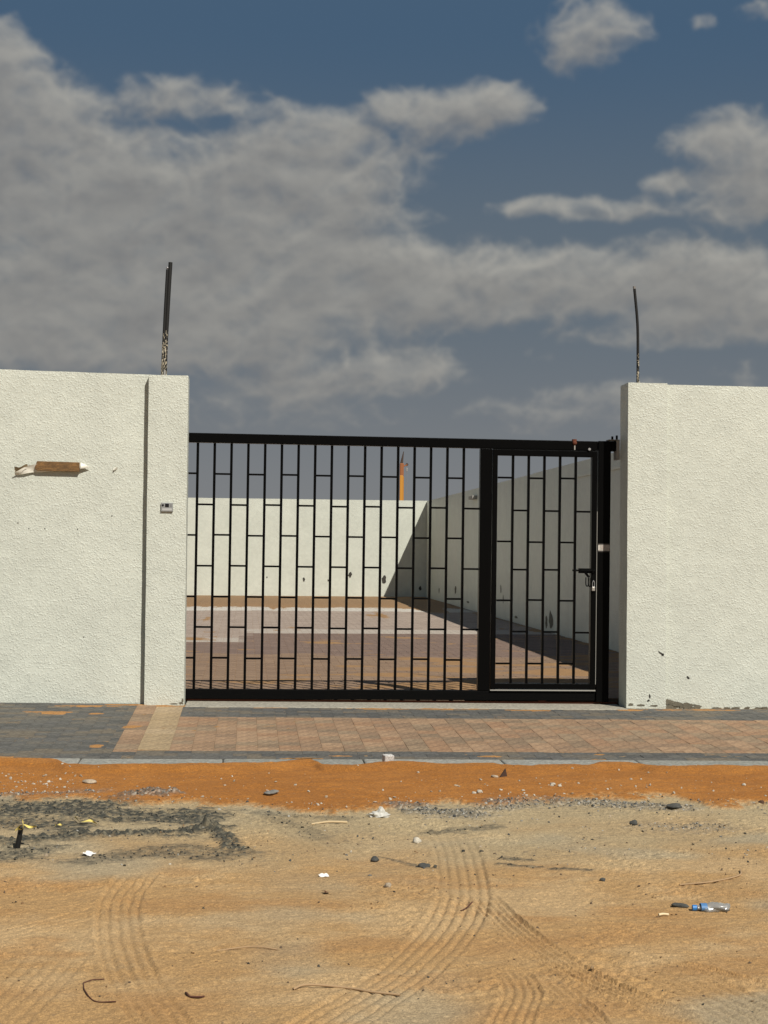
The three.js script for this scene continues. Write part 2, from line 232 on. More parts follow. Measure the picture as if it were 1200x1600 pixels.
function sandColor(x, z, s) {
  const a = 0.5 + fbm(x * 0.9, z * 1.3, 4, 61), b = fbm(x * 4, z * 7, 4, 62), c = N(x * 40, z * 40, 63);
  let col = mix3(T1, T2, sst(0.35, 0.75, a + b * 0.35)); col = mix3(col, T3, sst(0.05, 0.4, fbm(x * 1.4, z * 2.6, 4, 64) + 0.1) * 0.75 * sst(5.5, 6.6, z));
  const pale = sst(7.0, 5.2, z + fbm(x * 1.1, z * 1.1, 3, 65) * 1.4) * (1 - s.isO); col = mix3(col, GR, pale * 0.72);
  const crumbs = sst(0.22, 0.4, N(x * 31, z * 34, 66) * (0.6 + pale * 0.5)) * sst(-0.15, 0.25, fbm(x * 2.1, z * 2.6, 2, 67)); col = mix3(col, [0.16, 0.13, 0.09], crumbs * 0.5 * (1 - s.isO));
  col = mix3(col, [0.44, 0.37, 0.24], 0.7 * sst(0.05, 0.3, fbm(x * 0.8 + 4, z * 1.1, 3, 68) + 0.35 * sst(1.1, 1.8, x) * sst(8.2, 8.9, z) - 0.05) * (1 - s.isO));
  col = mix3(col, mix3(O1, O2, sst(-0.3, 0.3, b + a - 0.5)), s.isO);
  col = mix3(col, mix3([0.13, 0.125, 0.105], [0.5, 0.47, 0.4], sst(0.1, 0.35, N(x * 47, z * 47, 70))), s.gra);
  col = mix3(col, mix3([0.06, 0.06, 0.046], [0.21, 0.185, 0.125], sst(-0.02, 0.45, N(x * 27, z * 40, 71))), Math.min(1, s.tar * 1.15));
  const g = 1 + c * 0.14 + N(x * 75, z * 90, 72) * 0.24; return [col[0] * g, col[1] * g, col[2] * g];
}
const axis = (a, b, step, far) => { const l = []; for (let v = a; v <= b + 1e-6; v += step) l.push(v); let s = step; for (let v = b; v < far[1];) { s *= 1.35; v += s; l.push(Math.min(v, far[1])); } s = step; const pre = []; for (let v = a; v > far[0];) { s *= 1.35; v -= s; pre.unshift(Math.max(v, far[0])); } return pre.concat(l); };
function grid(xs, zs, fn) {
  const n = xs.length, m = zs.length, pos = new Float32Array(n * m * 3), col = new Float32Array(n * m * 3), uv = new Float32Array(n * m * 2), idx = new Uint32Array((n - 1) * (m - 1) * 6);
  let k = 0; for (let j = 0; j < m; j++) for (let i = 0; i < n; i++, k++) { const r = fn(xs[i], zs[j]); pos[k * 3] = xs[i]; pos[k * 3 + 1] = r[0]; pos[k * 3 + 2] = zs[j]; col.set(r[1], k * 3); uv[k * 2] = xs[i]; uv[k * 2 + 1] = zs[j]; }
  k = 0; for (let j = 0; j < m - 1; j++) for (let i = 0; i < n - 1; i++) { const a = j * n + i; idx[k++] = a; idx[k++] = a + n; idx[k++] = a + 1; idx[k++] = a + 1; idx[k++] = a + n; idx[k++] = a + n + 1; }
  const g = new THREE.BufferGeometry(); g.setAttribute('position', new THREE.BufferAttribute(pos, 3)); g.setAttribute('color', new THREE.BufferAttribute(col, 3)); g.setAttribute('uv', new THREE.BufferAttribute(uv, 2)); g.setIndex(new THREE.BufferAttribute(idx, 1)); g.computeVertexNormals(); return g;
}
const sandTone = tile(1024, (u, v) => { const n = 0.86 + (v512(u, v) - 0.5) * 0.22 + (v256(u, v) - 0.5) * 0.16 + (v128(u, v) - 0.5) * 0.08, dk = sst(0.9, 0.97, v256(u + 0.31, v + 0.17)) * 0.25, lt = sst(0.93, 0.985, v256(u + 0.6, v + 0.7)) * 0.12; const q = n - dk + lt; return [q, q, q]; }, true);
const sandBump = tile(1024, (u, v) => { const n = v512(u, v) * 0.35 + v256(u, v) * 0.35 + v128(u, v) * 0.3; return [n, n, n]; });
M.sand = new THREE.MeshStandardMaterial({ vertexColors: true, map: rep(sandTone, 1.1), bumpMap: rep(sandBump, 0.83), bumpScale: 0.004, roughness: 1 });
const xs = axis(-2.1, 4.6, 0.0085, [-400, 400]), zs = axis(3.0, 9.4, 0.009, [2.93, 600]).filter((z) => z > 2.93);
struct('sand_ground', grid(xs, [2.93, 2.945, 2.96, 2.975, 2.988, ...zs.filter((z) => z > 2.995)], (x, z) => { const s = sandAt(x, z); return [s.y, sandColor(x, z, s)]; }), M.sand, 'loose orange and tan sand with tyre tracks along the road side');
// the desert sheet below everything, to the horizon
M.desert = new THREE.MeshStandardMaterial({ color: RGB(0.4, 0.24, 0.11), map: rep(sandTone, 3), roughness: 1 });
{ const g = new THREE.PlaneGeometry(3000, 3000, 40, 40); g.rotateX(-Math.PI / 2); struct('desert_ground', metric(g), M.desert, 'flat sandy desert floor').position.y = -0.35; }

// ---------------------------------------------------------------- pavement in front of the walls
function paverGeo(w, d, h = 0.05, c = 0.0016) {                    // chamfered block, top at y = 0
  const v = [], q = (a, b, e, f) => v.push(...a, ...b, ...e, ...a, ...e, ...f), X = w / 2, Z = d / 2, P = (x, y, z) => [x, y, z];
  const r = [[-X, Z], [X, Z], [X, -Z], [-X, -Z]], t = r.map(([x, z]) => P(x - Math.sign(x) * c, 0, z - Math.sign(z) * c)), m = r.map(([x, z]) => P(x, -c, z)), b = r.map(([x, z]) => P(x, -h, z));
  q(...t); for (let i = 0; i < 4; i++) { const j = (i + 1) % 4; q(m[i], m[j], t[j], t[i]); q(b[i], b[j], m[j], m[i]); }
  const g = new THREE.BufferGeometry(); g.setAttribute('position', new THREE.BufferAttribute(new Float32Array(v), 3)); g.computeVertexNormals(); return metric(g);
}
{
  const pave = struct('pavement', null, null, 'block paved pavement of pink, tan and dark grey pavers');
  const list = [];                                              // x, z, w, d, tone set
  const J = 0.0012;
  const cols = (x0, x1, z0, z1, w, d, set) => { const n = Math.round((x1 - x0) / w); const ww = (x1 - x0) / n; for (let i = 0; i < n; i++) { let z = z0; const off = (i % 2 ? d / 2 : 0) + (rnd() < 0.25 ? d * 0.25 : 0); let first = true; while (z < z1 - 0.02) { let e = Math.min(z1, z + (first && off ? off : d)); if (z1 - e < 0.05) e = z1; first = false; list.push([x0 + (i + 0.5) * ww, (z + e) / 2, ww - J, e - z - J, set]); z = e; } } };
  const rows = (x0, x1, z0, z1, w, d, set) => { const n = Math.round((z1 - z0) / d), dd = (z1 - z0) / n; for (let j = 0; j < n; j++) { let x = x0; let first = true; const off = j % 2 ? w / 2 : w; while (x < x1 - 0.02) { let e = Math.min(x1, x + (first ? off : w)); if (x1 - e < 0.05) e = x1; first = false; list.push([(x + e) / 2, z0 + (j + 0.5) * dd, e - x - J, dd - J, set]); x = e; } } };
  cols(-0.575, 7.0, 0.76, 2.55, 0.168, 0.18, 'pink');
  cols(-1.0, -0.82, 0.03, 2.62, 0.18, 0.24, 'pink');
  cols(-0.82, -0.575, 0.03, 2.5, 0.245, 0.24, 'tan');
  rows(-0.575, 7.0, 0.14, 0.76, 0.21, 0.105, 'dark');
  rows(-0.82, 7.0, 2.55, 2.9, 0.21, 0.117, 'dark');
  rows(-1.0, -0.82, 2.62, 2.9, 0.18, 0.14, 'dark');
  rows(-6.0, -1.0, -0.07, 2.9, 0.21, 0.105, 'dark');
  rows(3.62, 7.0, 0.015, 0.14, 0.21, 0.125, 'dark');
  const geos = new Map(), tilt = Math.atan(0.03), tiltZ = -Math.atan(0.007);
  const geo = (w, d) => { const k = `${w.toFixed(3)},${d.toFixed(3)}`; if (!geos.has(k)) geos.set(k, paverGeo(w, d)); return geos.get(k); };
  const place = (o, x, z) => { o.position.set(x, walkY(x, z) + rr(-0.002, 0.002), z); o.rotation.set(tilt + rr(-0.005, 0.005), 0, tiltZ + rr(-0.005, 0.005)); };
  const inView = (p) => p[0] > -1.95 && p[0] < 4.75;
  const score = (p) => (inView(p) ? 1 : 0) * p[2] * p[3] * (p[4] === 'dark' ? 0.9 : 1.1) * (1 + 0.06 * p[1]) ;
  list.sort((a, b) => score(b) - score(a));
  const pick = (p) => { const t = MP[p[4]]; return Math.floor(rnd() * t.length); };
  const rest = [];
  list.forEach((p, k) => { const m = pick(p); if (k < 300) { const o = part(k ? `paver_${String(k).padStart(3, '0')}` : 'paver', geo(p[2], p[3]), MP[p[4]][m], pave); place(o, p[0], p[1]); } else { const o = new THREE.Object3D(); place(o, p[0], p[1]); o.updateMatrix(); const g = geo(p[2], p[3]).clone().applyMatrix4(o.matrix), c = (p[4] === 'pink' ? pinks : p[4] === 'dark' ? darks : tans)[m], a = new Float32Array(g.attributes.position.count * 3); for (let i = 0; i < a.length; i++) a[i] = c[i % 3]; g.setAttribute('color', new THREE.BufferAttribute(a, 3)); rest.push(g); } });
  const rm = conc(RGB(1, 1, 1)); rm.vertexColors = true;
  part('paver_field', mergeGeometries(rest), rm, pave).userData.kind = 'stuff';
  // sand in the joints, drifting over the blocks in patches
  const xs2 = axis(-2.2, 4.9, 0.02, [-6, 7]), zs2 = axis(-0.06, 2.9, 0.02, [-0.06, 2.9]);
  const spots = [[-1.5, 0.12, 0.45, 0.07], [-1.75, 0.55, 0.3, 0.14], [-1.35, 0.62, 0.14, 0.1], [-0.95, 1.35, 0.13, 0.1], [-1.15, 2.35, 0.07, 0.12], [-1.8, 2.85, 0.25, 0.06], [-1.1, 0.02, 0.3, 0.05], [1.2, 0.17, 0.5, 0.05], [1.9, 0.16, 0.7, 0.06], [2.6, 0.2, 0.35, 0.08], [3.62, 0.15, 0.2, 0.1], [4.4, 0.1, 0.7, 0.06], [0.7, 2.76, 0.18, 0.05], [1.86, 2.75, 0.12, 0.05], [0.2, 0.17, 0.3, 0.04], [2.75, 2.65, 0.08, 0.06], [-0.75, 0.07, 0.25, 0.06], [0.45, 2.88, 0.25, 0.06]];
  part('joint_sand', grid(xs2, zs2, (x, z) => { let m = 0; for (const s of spots) { const r = Math.hypot((x - s[0]) / s[2], (z - s[1]) / s[3]); m = Math.max(m, 1.08 - r); } m += fbm(x * 6, z * 9, 4, 5) * 0.9; const h = -0.0035 + 0.008 * sst(0.1, 1.0, m) + 0.0022 * N(x * 9, z * 14, 3) + 0.0034 * N(x * 23, z * 37, 5); const g = 1 + N(x * 30, z * 30, 2) * 0.15; return [walkY(x, z) + h, mix3([0.34, 0.24, 0.13], mix3(O2, T1, 0.45), sst(-0.1, 0.5, m)).map((c) => c * g)]; }), M.sand, pave).userData.kind = 'stuff';
  // kerb stones
  const kerb = struct('kerb', null, null, 'pale concrete kerb stones along the pavement edge');
  const kg = metric(new RoundedBoxGeometry(1.032, 0.2, KERB1 - KERB0 - 0.008, 2, 0.012));
  for (let k = -6; k < 9; k++) { const x = -1.2 + 1.04 * (k + 0.5); const o = part(k > -6 ? `kerb_stone_${String(k + 6).padStart(3, '0')}` : 'kerb_stone', kg, M.kerb[(k + 9) % 3], kerb); o.position.set(x, walkY(x, KERB0) - 0.098 + rr(-0.003, 0.003), (KERB0 + KERB1) / 2 + 0.004); o.rotation.z = tiltZ; }
  // threshold under the gate
  const th = struct('gate_threshold', null, null, 'dusty concrete strip with a steel rail under the gate');
  const tg = metric(new RoundedBoxGeometry(4.2, 0.2, 0.6, 2, 0.008)); const t = part('concrete_strip', tg, M.threshold, th); t.position.set(1.54, walkY(1.54, 0) - 0.098, -0.165); t.rotation.z = tiltZ;
  const rail = part('rail', metric(new RoundedBoxGeometry(4.9, 0.02, 0.03, 1, 0.004)), M.rust, th); rail.position.set(1.2, walkY(1.2, 0) + 0.012, -0.36); rail.rotation.z = tiltZ;
}

// ---------------------------------------------------------------- yard floor
{
  const yard = struct('yard_floor', null, null, 'yard floor of dusty block paving with bare sand by the far wall');
  const tones = (x, z) => { const n = fbm(x * 0.5, z * 0.5, 3, 12), w = rnd(); let c;
    const patch = x < 0.0 + n * 0.2 ? -8.9 : -11.4;
    if (z < -20.3 + n * 0.8) c = mix3([0.6, 0.55, 0.47], [0.7, 0.65, 0.56], w);
    else if (z < patch) c = mix3([0.38, 0.295, 0.235], [0.47, 0.375, 0.3], w);
    else if (z < -6.2 + n * 1.5) c = mix3([0.215, 0.145, 0.11], [0.265, 0.18, 0.135], w);
    else c = mix3([0.27, 0.175, 0.11], [0.34, 0.225, 0.14], w);
    if (z > patch - 1.2 && z < patch) c = mix3(c, [0.56, 0.5, 0.42], 0.7);
    return c; };
  const ym = conc(RGB(1, 1, 1)); const pw = 0.24, pd = 0.16, z0 = -23.6, z1 = -0.5;
  const nx = Math.floor((YR - YL) / pw), nz = Math.floor((z1 - z0) / pd);
  const inst = new THREE.InstancedMesh(paverGeo(pw - 0.006, pd - 0.006, 0.04), ym, nx * nz), o = new THREE.Object3D(); let k = 0;
  for (let j = 0; j < nz; j++) for (let i = 0; i < nx; i++) { const x = YL + (i + 0.5 + (j % 2) * 0.5) * pw, z = z1 - (j + 0.5) * pd; if (x > YR - 0.12) continue; o.position.set(x, YARD + rr(-0.0015, 0.0015), z); o.rotation.set(rr(-0.004, 0.004), 0, rr(-0.004, 0.004)); o.updateMatrix(); inst.setMatrixAt(k, o.matrix); const c = tones(x, z); inst.setColorAt(k, RGB(...c)); k++; }
  inst.count = k; inst.name = 'paver_field'; inst.userData.kind = 'stuff'; sh(inst); yard.add(inst);
  const ax = axis(-2, YR, 0.06, [YL, YR]), az = axis(-10, -0.48, 0.06, [REAR - 0.1, -0.48]);
  part('joint_sand', grid(ax, az, (x, z) => { const bare = sst(-23.2, -24.2, z + fbm(x * 0.6, z * 0.6, 3, 3) * 1.2); const m = fbm(x * 0.9, z * 1.7, 5, 15) + 0.25 * sst(-8, -3, z) * sst(-0.5, 2.5, x) + 0.3 * sst(0.5, 0, YR - x); const h = lerp(-0.005 + 0.012 * sst(0.06, 0.45, m), 0.012, bare) + N(x * 4, z * 4, 2) * 0.002; const g = 1 + N(x * 8, z * 8, 2) * 0.12; return [YARD + h, mix3([0.4, 0.23, 0.1], [0.33, 0.2, 0.095], bare).map((c) => c * g)]; }), M.sand, yard).userData.kind = 'stuff';
}

// ---------------------------------------------------------------- walls and pillars
// a plastered block with softly rounded, slightly uneven faces; topFn lifts the top along x
function plaster(x0, x1, y0, y1, z0, z1, r, cell, amp, top) {
  const w = x1 - x0, h = y1 - y0, d = z1 - z0, n = (s) => Math.max(2, Math.min(110, Math.round(s / cell)));
  const g = new THREE.BoxGeometry(w, h, d, n(w), n(h), n(d)), p = g.attributes.position, v = new THREE.Vector3(), q = new THREE.Vector3();
  for (let i = 0; i < p.count; i++) {
    v.fromBufferAttribute(p, i);
    // pull the outermost ring in for a round arris
    q.set(Math.max(-w / 2 + r, Math.min(w / 2 - r, v.x)), Math.max(-h / 2 + r, Math.min(h / 2 - r, v.y)), Math.max(-d / 2 + r, Math.min(d / 2 - r, v.z)));
    const e = v.clone().sub(q); if ([Math.abs(e.x) > 1e-6, Math.abs(e.y) > 1e-6, Math.abs(e.z) > 1e-6].filter(Boolean).length > 1) v.copy(q).addScaledVector(e.normalize(), r);
    v.x += (x0 + x1) / 2; v.y += (y0 + y1) / 2; v.z += (z0 + z1) / 2;
    const a = v.x * 1.7 + v.z * 1.3, b = v.y * 1.7;
    const t = (v.y - y0) / h; if (top) v.y += top(v.x) * sst(0.5, 1, t);
    v.z += amp * (fbm(a, b, 3, 1) + 0.35 * N(a * 6, b * 6, 4)) * (z1 - z0 > 5 ? 0 : 1); v.x += amp * 0.7 * fbm(v.z * 2, b * 2, 3, 2); if (t > 0.6) v.y += amp * 0.8 * fbm(v.x * 3, v.z * 5, 3, 3);
    p.setXYZ(i, v.x, v.y, v.z);
  }
  const m = metric(g); m.deleteAttribute('normal'); const uv = m.attributes.uv; m.computeVertexNormals();
  // smooth normals across shared positions, keeping the uv
  const pos = m.attributes.position, nor = m.attributes.normal, map = new Map(); for (let i = 0; i < pos.count; i++) { const k = `${pos.getX(i).toFixed(4)},${pos.getY(i).toFixed(4)},${pos.getZ(i).toFixed(4)}`; const s = map.get(k) || [0, 0, 0, []]; s[0] += nor.getX(i); s[1] += nor.getY(i); s[2] += nor.getZ(i); s[3].push(i); map.set(k, s); }
  for (const s of map.values()) { const L = Math.hypot(s[0], s[1], s[2]) || 1; for (const i of s[3]) { const dd = nor.getX(i) * s[0] + nor.getY(i) * s[1] + nor.getZ(i) * s[2]; if (dd > 0.93 * L) nor.setXYZ(i, s[0] / L, s[1] / L, s[2] / L); } }
  return m;
}
// ragged flat chip lying on a wall that faces +z
function chip(w, h, t = 0.004, n = 11) { const s = new THREE.Shape(); for (let i = 0; i < n; i++) { const a = i / n * Math.PI * 2, r = rr(0.6, 1.05); const x = Math.cos(a) * w / 2 * r, y = Math.sin(a) * h / 2 * r; i ? s.lineTo(x, y) : s.moveTo(x, y); } return metric(new THREE.ExtrudeGeometry(s, { depth: t, bevelEnabled: false })); }
const wallL = thing('boundary_wall', 'white stucco wall with a brown plank stuck on it, beside the intercom pillar', 'wall');
part('wall_face', plaster(-12, -0.9, -0.1, 3.222, -0.28, -0.08, 0.007, 0.05, 0.006, (x) => Math.min(0.06, Math.max(0, -(x + 0.95) * 0.016))), M.wall, wallL);
for (const [x, y] of [[-2.138, 1.805], [-2.037, 1.752], [-1.89, 1.754], [-1.589, 1.751], [-1.271, 1.881], [-1.515, 0.744]]) part('nail_hole', chip(0.014, 0.016, 0.004, 7), M.hole, wallL).position.set(x, y, -0.082);
const pilL = thing('gate_pillar', 'white stucco gate pillar standing proud of its wall, with an intercom on it', 'pillar');
part('shaft', plaster(-0.943, -0.571, -0.1, 3.212, -0.29, 0, 0.007, 0.035, 0.005), M.wall, pilL);
for (const [x, y, w, h] of [[-0.66, 0.128, 0.09, 0.016], [-0.6, 0.135, 0.05, 0.03], [-0.585, 0.16, 0.02, 0.05]]) part('chipped_plaster', chip(w, h, 0.005), M.mortar, pilL).position.set(x, y, -0.002);
const wallR = thing('boundary_wall', 'white stucco wall with dirty chipped base, flush with the pillar beside the latch post', 'wall');
part('wall_face', plaster(3.9, 16, -0.12, 3.222, -0.24, -0.03, 0.007, 0.05, 0.006), M.wall, wallR);
for (const [x, y, w, h] of [[4.273, 0.373, 0.03, 0.03], [4.262, 0.385, 0.02, 0.02]]) part('chip', chip(w, h), M.hole, wallR).position.set(x, y, -0.031);
for (let k = 0; k < 70; k++) { const x = 4.06 + (k < 34 ? Math.pow(rnd(), 1.5) * 0.32 : rnd() * 1.5); part('bare_mortar', chip(rr(0.02, 0.11), rr(0.01, x < 4.4 ? 0.05 : 0.03), 0.003, 16), M.mortar, wallR).position.set(x, walkY(x, 0) + rr(0.0, x < 4.4 ? 0.06 * (1.2 - (x - 4.06) * 2.4) : 0.014), -0.0275 + k * 0.00009); }
const pilR = thing('gate_pillar', 'white stucco gate pillar next to the black gate post, flush with the wall', 'pillar');
part('shaft', plaster(3.652, 4.045, -0.12, 3.232, -0.3, 0.0, 0.007, 0.035, 0.005), M.wall, pilR);
for (const [x, y, w, h, r] of [[3.993, 0.613, 0.075, 0.02, -0.6], [4.01, 0.6, 0.03, 0.03, 0], [3.882, 0.2, 0.02, 0.05, 0.1], [3.87, 0.16, 0.04, 0.02, 0.6], [3.8, 0.115, 0.12, 0.02, 0], [3.7, 0.12, 0.06, 0.03, 0], [3.93, 0.11, 0.1, 0.02, 0]]) { const c = part('chip', chip(w, h), y < 0.15 ? M.mortar : M.hole, pilR); c.position.set(x, y, -0.0015); c.rotation.z = r; }
const wallB = thing('boundary_wall', 'long white wall across the far end of the yard, behind the gate', 'wall');
part('wall_face', plaster(YL - 0.2, YR + 0.2, -0.2, 3.07, REAR - 0.2, REAR, 0.01, 0.25, 0.006), M.yardWall, wallB);
for (const [x, y, w, h] of [[1.718, 0.648, 0.09, 0.14], [3.112, 0.795, 0.12, 0.18], [4.145, 0.66, 0.17, 0.28], [0.6, 0.7, 0.04, 0.06], [5.25, 0.4, 0.1, 0.16], [2.45, 0.62, 0.05, 0.08]]) part('service_hole', chip(w, h, 0.012), M.hole, wallB).position.set(x, y, REAR - 0.003);
const wallS = thing('boundary_wall', 'white side wall of the yard standing in shade, running back from the gate', 'wall');
{ const a = plaster(YR, YR + 0.2, -0.2, 3.06, REAR + 0.02, -13.82, 0.01, 0.25, 0.005); part('wall_panel', a, M.yardWall, wallS); const b = plaster(YR - 0.012, YR + 0.2, -0.2, 3.065, -13.8, -0.245, 0.01, 0.2, 0.005); part('wall_panel', b, M.yardWall, wallS);
  part('plaster_band', plaster(YR - 0.035, YR - 0.005, 2.8, 2.86, -10.2, -3, 0.008, 0.2, 0.003), M.yardWall, wallS);
  part('light_fitting', boxAt(YR - 0.12, YR + 0.005, 2.8, 2.88, -21.3, -20.7, 0.01), M.greyPaint, wallS);
  for (const [y, z, w, h] of [[0.36, -12.0, 0.4, 0.36], [0.3, -12.4, 0.2, 0.25], [0.533, -24.2, 0.3, 0.24], [0.42, -27.5, 0.16, 0.16], [0.75, -17.3, 0.1, 0.22], [0.55, -17.0, 0.06, 0.18], [0.45, -8.0, 0.04, 0.5], [0.3, -22, 0.5, 0.06], [0.24, -15.5, 0.4, 0.06]]) { const c = part('stain_patch', chip(w, h, 0.006, 13), M.mortar, wallS); c.rotation.y = -Math.PI / 2; c.position.set(z > -13.8 ? YR - 0.013 : YR - 0.001, y, z); } }
const wallW = thing('boundary_wall', 'white side wall of the yard lit by the sun, behind the intercom wall', 'wall');
part('wall_face', plaster(YL - 0.2, YL, -0.2, 3.06, REAR + 0.02, -0.3, 0.01, 0.3, 0.005), M.yardWall, wallW);

// ---------------------------------------------------------------- steel rods on the walls
const splash = (dark, bare, s) => { const c = document.createElement('canvas'); c.width = 64; c.height = 512; const x = c.getContext('2d'); x.fillStyle = dark; x.fillRect(0, 0, 64, 512); for (let i = 0; i < 900; i++) { const v = Math.pow(rnd(), 0.8) * bare, y = 512 - v * 512, r = rr(1.5, 6) * (1.2 - v / bare * 0.6); x.fillStyle = ['#8f8672', '#a39a85', '#6f6757', '#c4bda9'][Math.floor(rnd() * 4)]; if (rnd() < 1.05 - Math.pow(v / bare, 2.4)) { x.beginPath(); x.ellipse(rnd() * 64, y, r, r * 1.5, 0, 0, 7); x.fill(); } } for (let i = 0; i < 130; i++) { x.fillStyle = dark; x.beginPath(); x.ellipse(rnd() * 64, 512 - rnd() * bare * 512, rr(2, 7), rr(3, 9), 0, 0, 7); x.fill(); } const t = new THREE.CanvasTexture(c); t.colorSpace = THREE.SRGBColorSpace; return new THREE.MeshStandardMaterial({ map: t, roughness: 0.75 }); };
function tubeAlong(pts, r, seg = 24, rad = 10) { const c = new THREE.CatmullRomCurve3(pts.map((p) => new THREE.Vector3(...p))); const g = new THREE.TubeGeometry(c, seg, r, rad); const uv = g.attributes.uv; for (let i = 0; i < uv.count; i++) { const u = uv.getX(i); uv.setXY(i, uv.getY(i), u); } return g; }
{
  const a = thing('steel_post', 'thick black pipe splashed with cement, standing on the intercom pillar', 'pipe', [-0.812, 3.2, -0.13]);
  const sm = splash('#0a0a09', 0.42);
  part('pipe', tubeAlong([[0.012, 0, 0], [0.02, 0.35, 0], [0.036, 0.75, 0], [0.052, 1.1, 0]], 0.019, 20, 12), sm, a);
  part('cable', tubeAlong([[-0.012, 0, 0.012], [-0.002, 0.35, 0.014], [0.012, 0.75, 0.014], [0.024, 1.03, 0.012]], 0.013, 20, 8), sm, a);
  part('cable_end', new THREE.SphereGeometry(0.011, 8, 6).translate(0.024, 1.045, 0.012), M.galv, a);
  part('bare_end', boxAt(0.004, 0.022, 0, 0.07, 0.018, 0.024), M.steel, a);
  const b = thing('steel_post', 'thin bent black pipe standing on the pillar by the gate latch', 'pipe', [3.762, 3.22, -0.1]);
  part('pipe', tubeAlong([[0.012, 0, 0], [0.012, 0.3, 0], [0.006, 0.6, 0], [-0.026, 0.94, 0]], 0.0135, 24, 10), splash('#0b0b0b', 0.32), b);
  part('pipe_end', new THREE.CylinderGeometry(0.016, 0.012, 0.028, 10).translate(-0.027, 0.95, 0), M.galv, b);
  part('anchor', boxAt(0.02, 0.032, 0, 0.04, -0.006, 0.008), M.steel, b);
}

// ---------------------------------------------------------------- sliding gate with a wicket door
{
  const gate = thing('sliding_gate', 'black steel sliding gate of square bars with short cross links and a wicket door', 'gate', [0, 0, -0.36]);
  gate.rotation.z = -0.0042;
  const X0 = -1.25, X1 = 3.553, Y = (x, y) => y + 0.0042 * x;       // local levels are given as seen in place
  part('top_rail', boxAt(X0, 3.424, 2.602, 2.694, -0.04, 0.04, 0.006), M.gate, gate);
  part('bottom_rail', boxAt(X0, 3.424, 0.137, 0.231, -0.04, 0.04, 0.006), M.gateDusty, gate);
  part('end_post', boxAt(3.428, X1, 0.128, 2.697, -0.06, 0.06, 0.006), M.gate, gate);
  part('middle_post', boxAt(2.255, 2.372, 0.233, 2.6, -0.04, 0.045, 0.006), M.gate, gate);
  const top = 2.6, bot = 0.233, span = (top - bot) / 8, half = 0.0125, pitch = 0.162;
  const bar = boxAt(-half, half, bot, top, -half, half, 0.002);
  const link = boxAt(-(pitch / 2 - half + 0.0005), pitch / 2 - half + 0.0005, -0.009, 0.009, -0.009, 0.009);
  const bx = []; for (let k = -4; k <= 16; k++) bx.push(-0.497 + k * pitch);
  bx.forEach((x, k) => { part(k ? `bar_${String(k).padStart(3, '0')}` : 'bar', bar, M.gate, gate).position.set(x, 0, 0); });
  let n = 0; const ln = () => (n ? `cross_link_${String(n++).padStart(3, '0')}` : (n++, 'cross_link'));
  bx.forEach((x, k) => { const typeB = (k % 2 === 0); const rowsAt = typeB ? [1, 3, 5, 7] : [2, 4, 6]; if (k === 0) return; const cx = x - pitch / 2; for (const r of rowsAt) part(ln(), link, M.gate, gate).position.set(cx, top - r * span + rr(-0.003, 0.003), 0); });
  { const cx = (bx[20] + 2.255) / 2, w = (2.255 - bx[20] - half) / 2; for (const r of [2, 4, 6]) part(ln(), boxAt(-w + half / 2, w + half / 2, -0.009, 0.009, -0.009, 0.009), M.gate, gate).position.set(cx, top - r * span, 0); }
  // wicket door
  const door = part('wicket_door', mergeGeometries([boxAt(2.378, 2.425, 0.24, 2.596, -0.02, 0.055, 0.005), boxAt(3.366, 3.418, 0.25, 2.596, -0.02, 0.055, 0.005), boxAt(2.42, 3.37, 2.535, 2.595, -0.018, 0.053, 0.005), boxAt(2.42, 3.37, 0.252, 0.305, -0.018, 0.053, 0.005)]), M.gate, gate);
  const dt = 2.536, db = 0.304, dbar = boxAt(-half, half, db, dt, -half, half, 0.002), dp = (3.366 - 2.425) / 6, ds = (dt - db) / 7.2;
  for (let k = 1; k < 6; k++) part(`door_bar_${String(k).padStart(3, '0')}`, dbar, M.gate, door).position.set(2.425 + dp * k, 0, 0.015);
  const lk = boxAt(-(dp / 2 - half / 2 - 0.002), dp / 2 - half / 2 - 0.002, -0.009, 0.009, -0.009, 0.009);
  let dn = 0; for (let c = 0; c < 6; c++) for (const y of c % 2 ? [1.995, 1.416, 0.808] : [2.318, 1.69, 1.116, 0.5]) part(`door_link_${String(++dn).padStart(3, '0')}`, lk, M.gate, door).position.set(2.425 + dp * (c + 0.5), y + rr(-0.004, 0.004), 0.015);
  part('door_sill', boxAt(2.375, 3.42, 0.2335, 0.2445, -0.03, 0.06), M.greyPaint, gate);
  part('gap_strip', boxAt(3.4205, 3.4265, 0.3, 2.0, 0.03, 0.05), M.greyPaint, gate);
  part('weld_plate', boxAt(2.378, 3.4, 2.597, 2.6015, 0.02, 0.056), M.gateDusty, gate);
  // latch: slide bolt, two loops and a padlock
  const latch = part('latch', mergeGeometries([new THREE.CylinderGeometry(0.009, 0.009, 0.235, 10).rotateZ(Math.PI / 2).translate(3.292, 1.418, 0.075).toNonIndexed(), boxAt(3.25, 3.262, 1.395, 1.435, 0.05, 0.085).toNonIndexed(), boxAt(3.375, 3.39, 1.395, 1.435, 0.05, 0.085).toNonIndexed(), boxAt(3.24, 3.4, 1.39, 1.438, 0.046, 0.052).toNonIndexed()]), M.gateDusty, door);
  const loop = (x, y, w, h) => tubeAlong([[x - w, y, 0.075], [x - w, y - h * 0.8, 0.077], [x - w * 0.5, y - h, 0.078], [x + w * 0.5, y - h, 0.078], [x + w, y - h * 0.8, 0.077], [x + w, y, 0.075]], 0.0052, 24, 6);
  part('loop_handle', loop(3.322, 1.35, 0.012, 0.085), M.gate, latch); part('loop_handle', loop(3.348, 1.345, 0.011, 0.085), M.gate, latch);
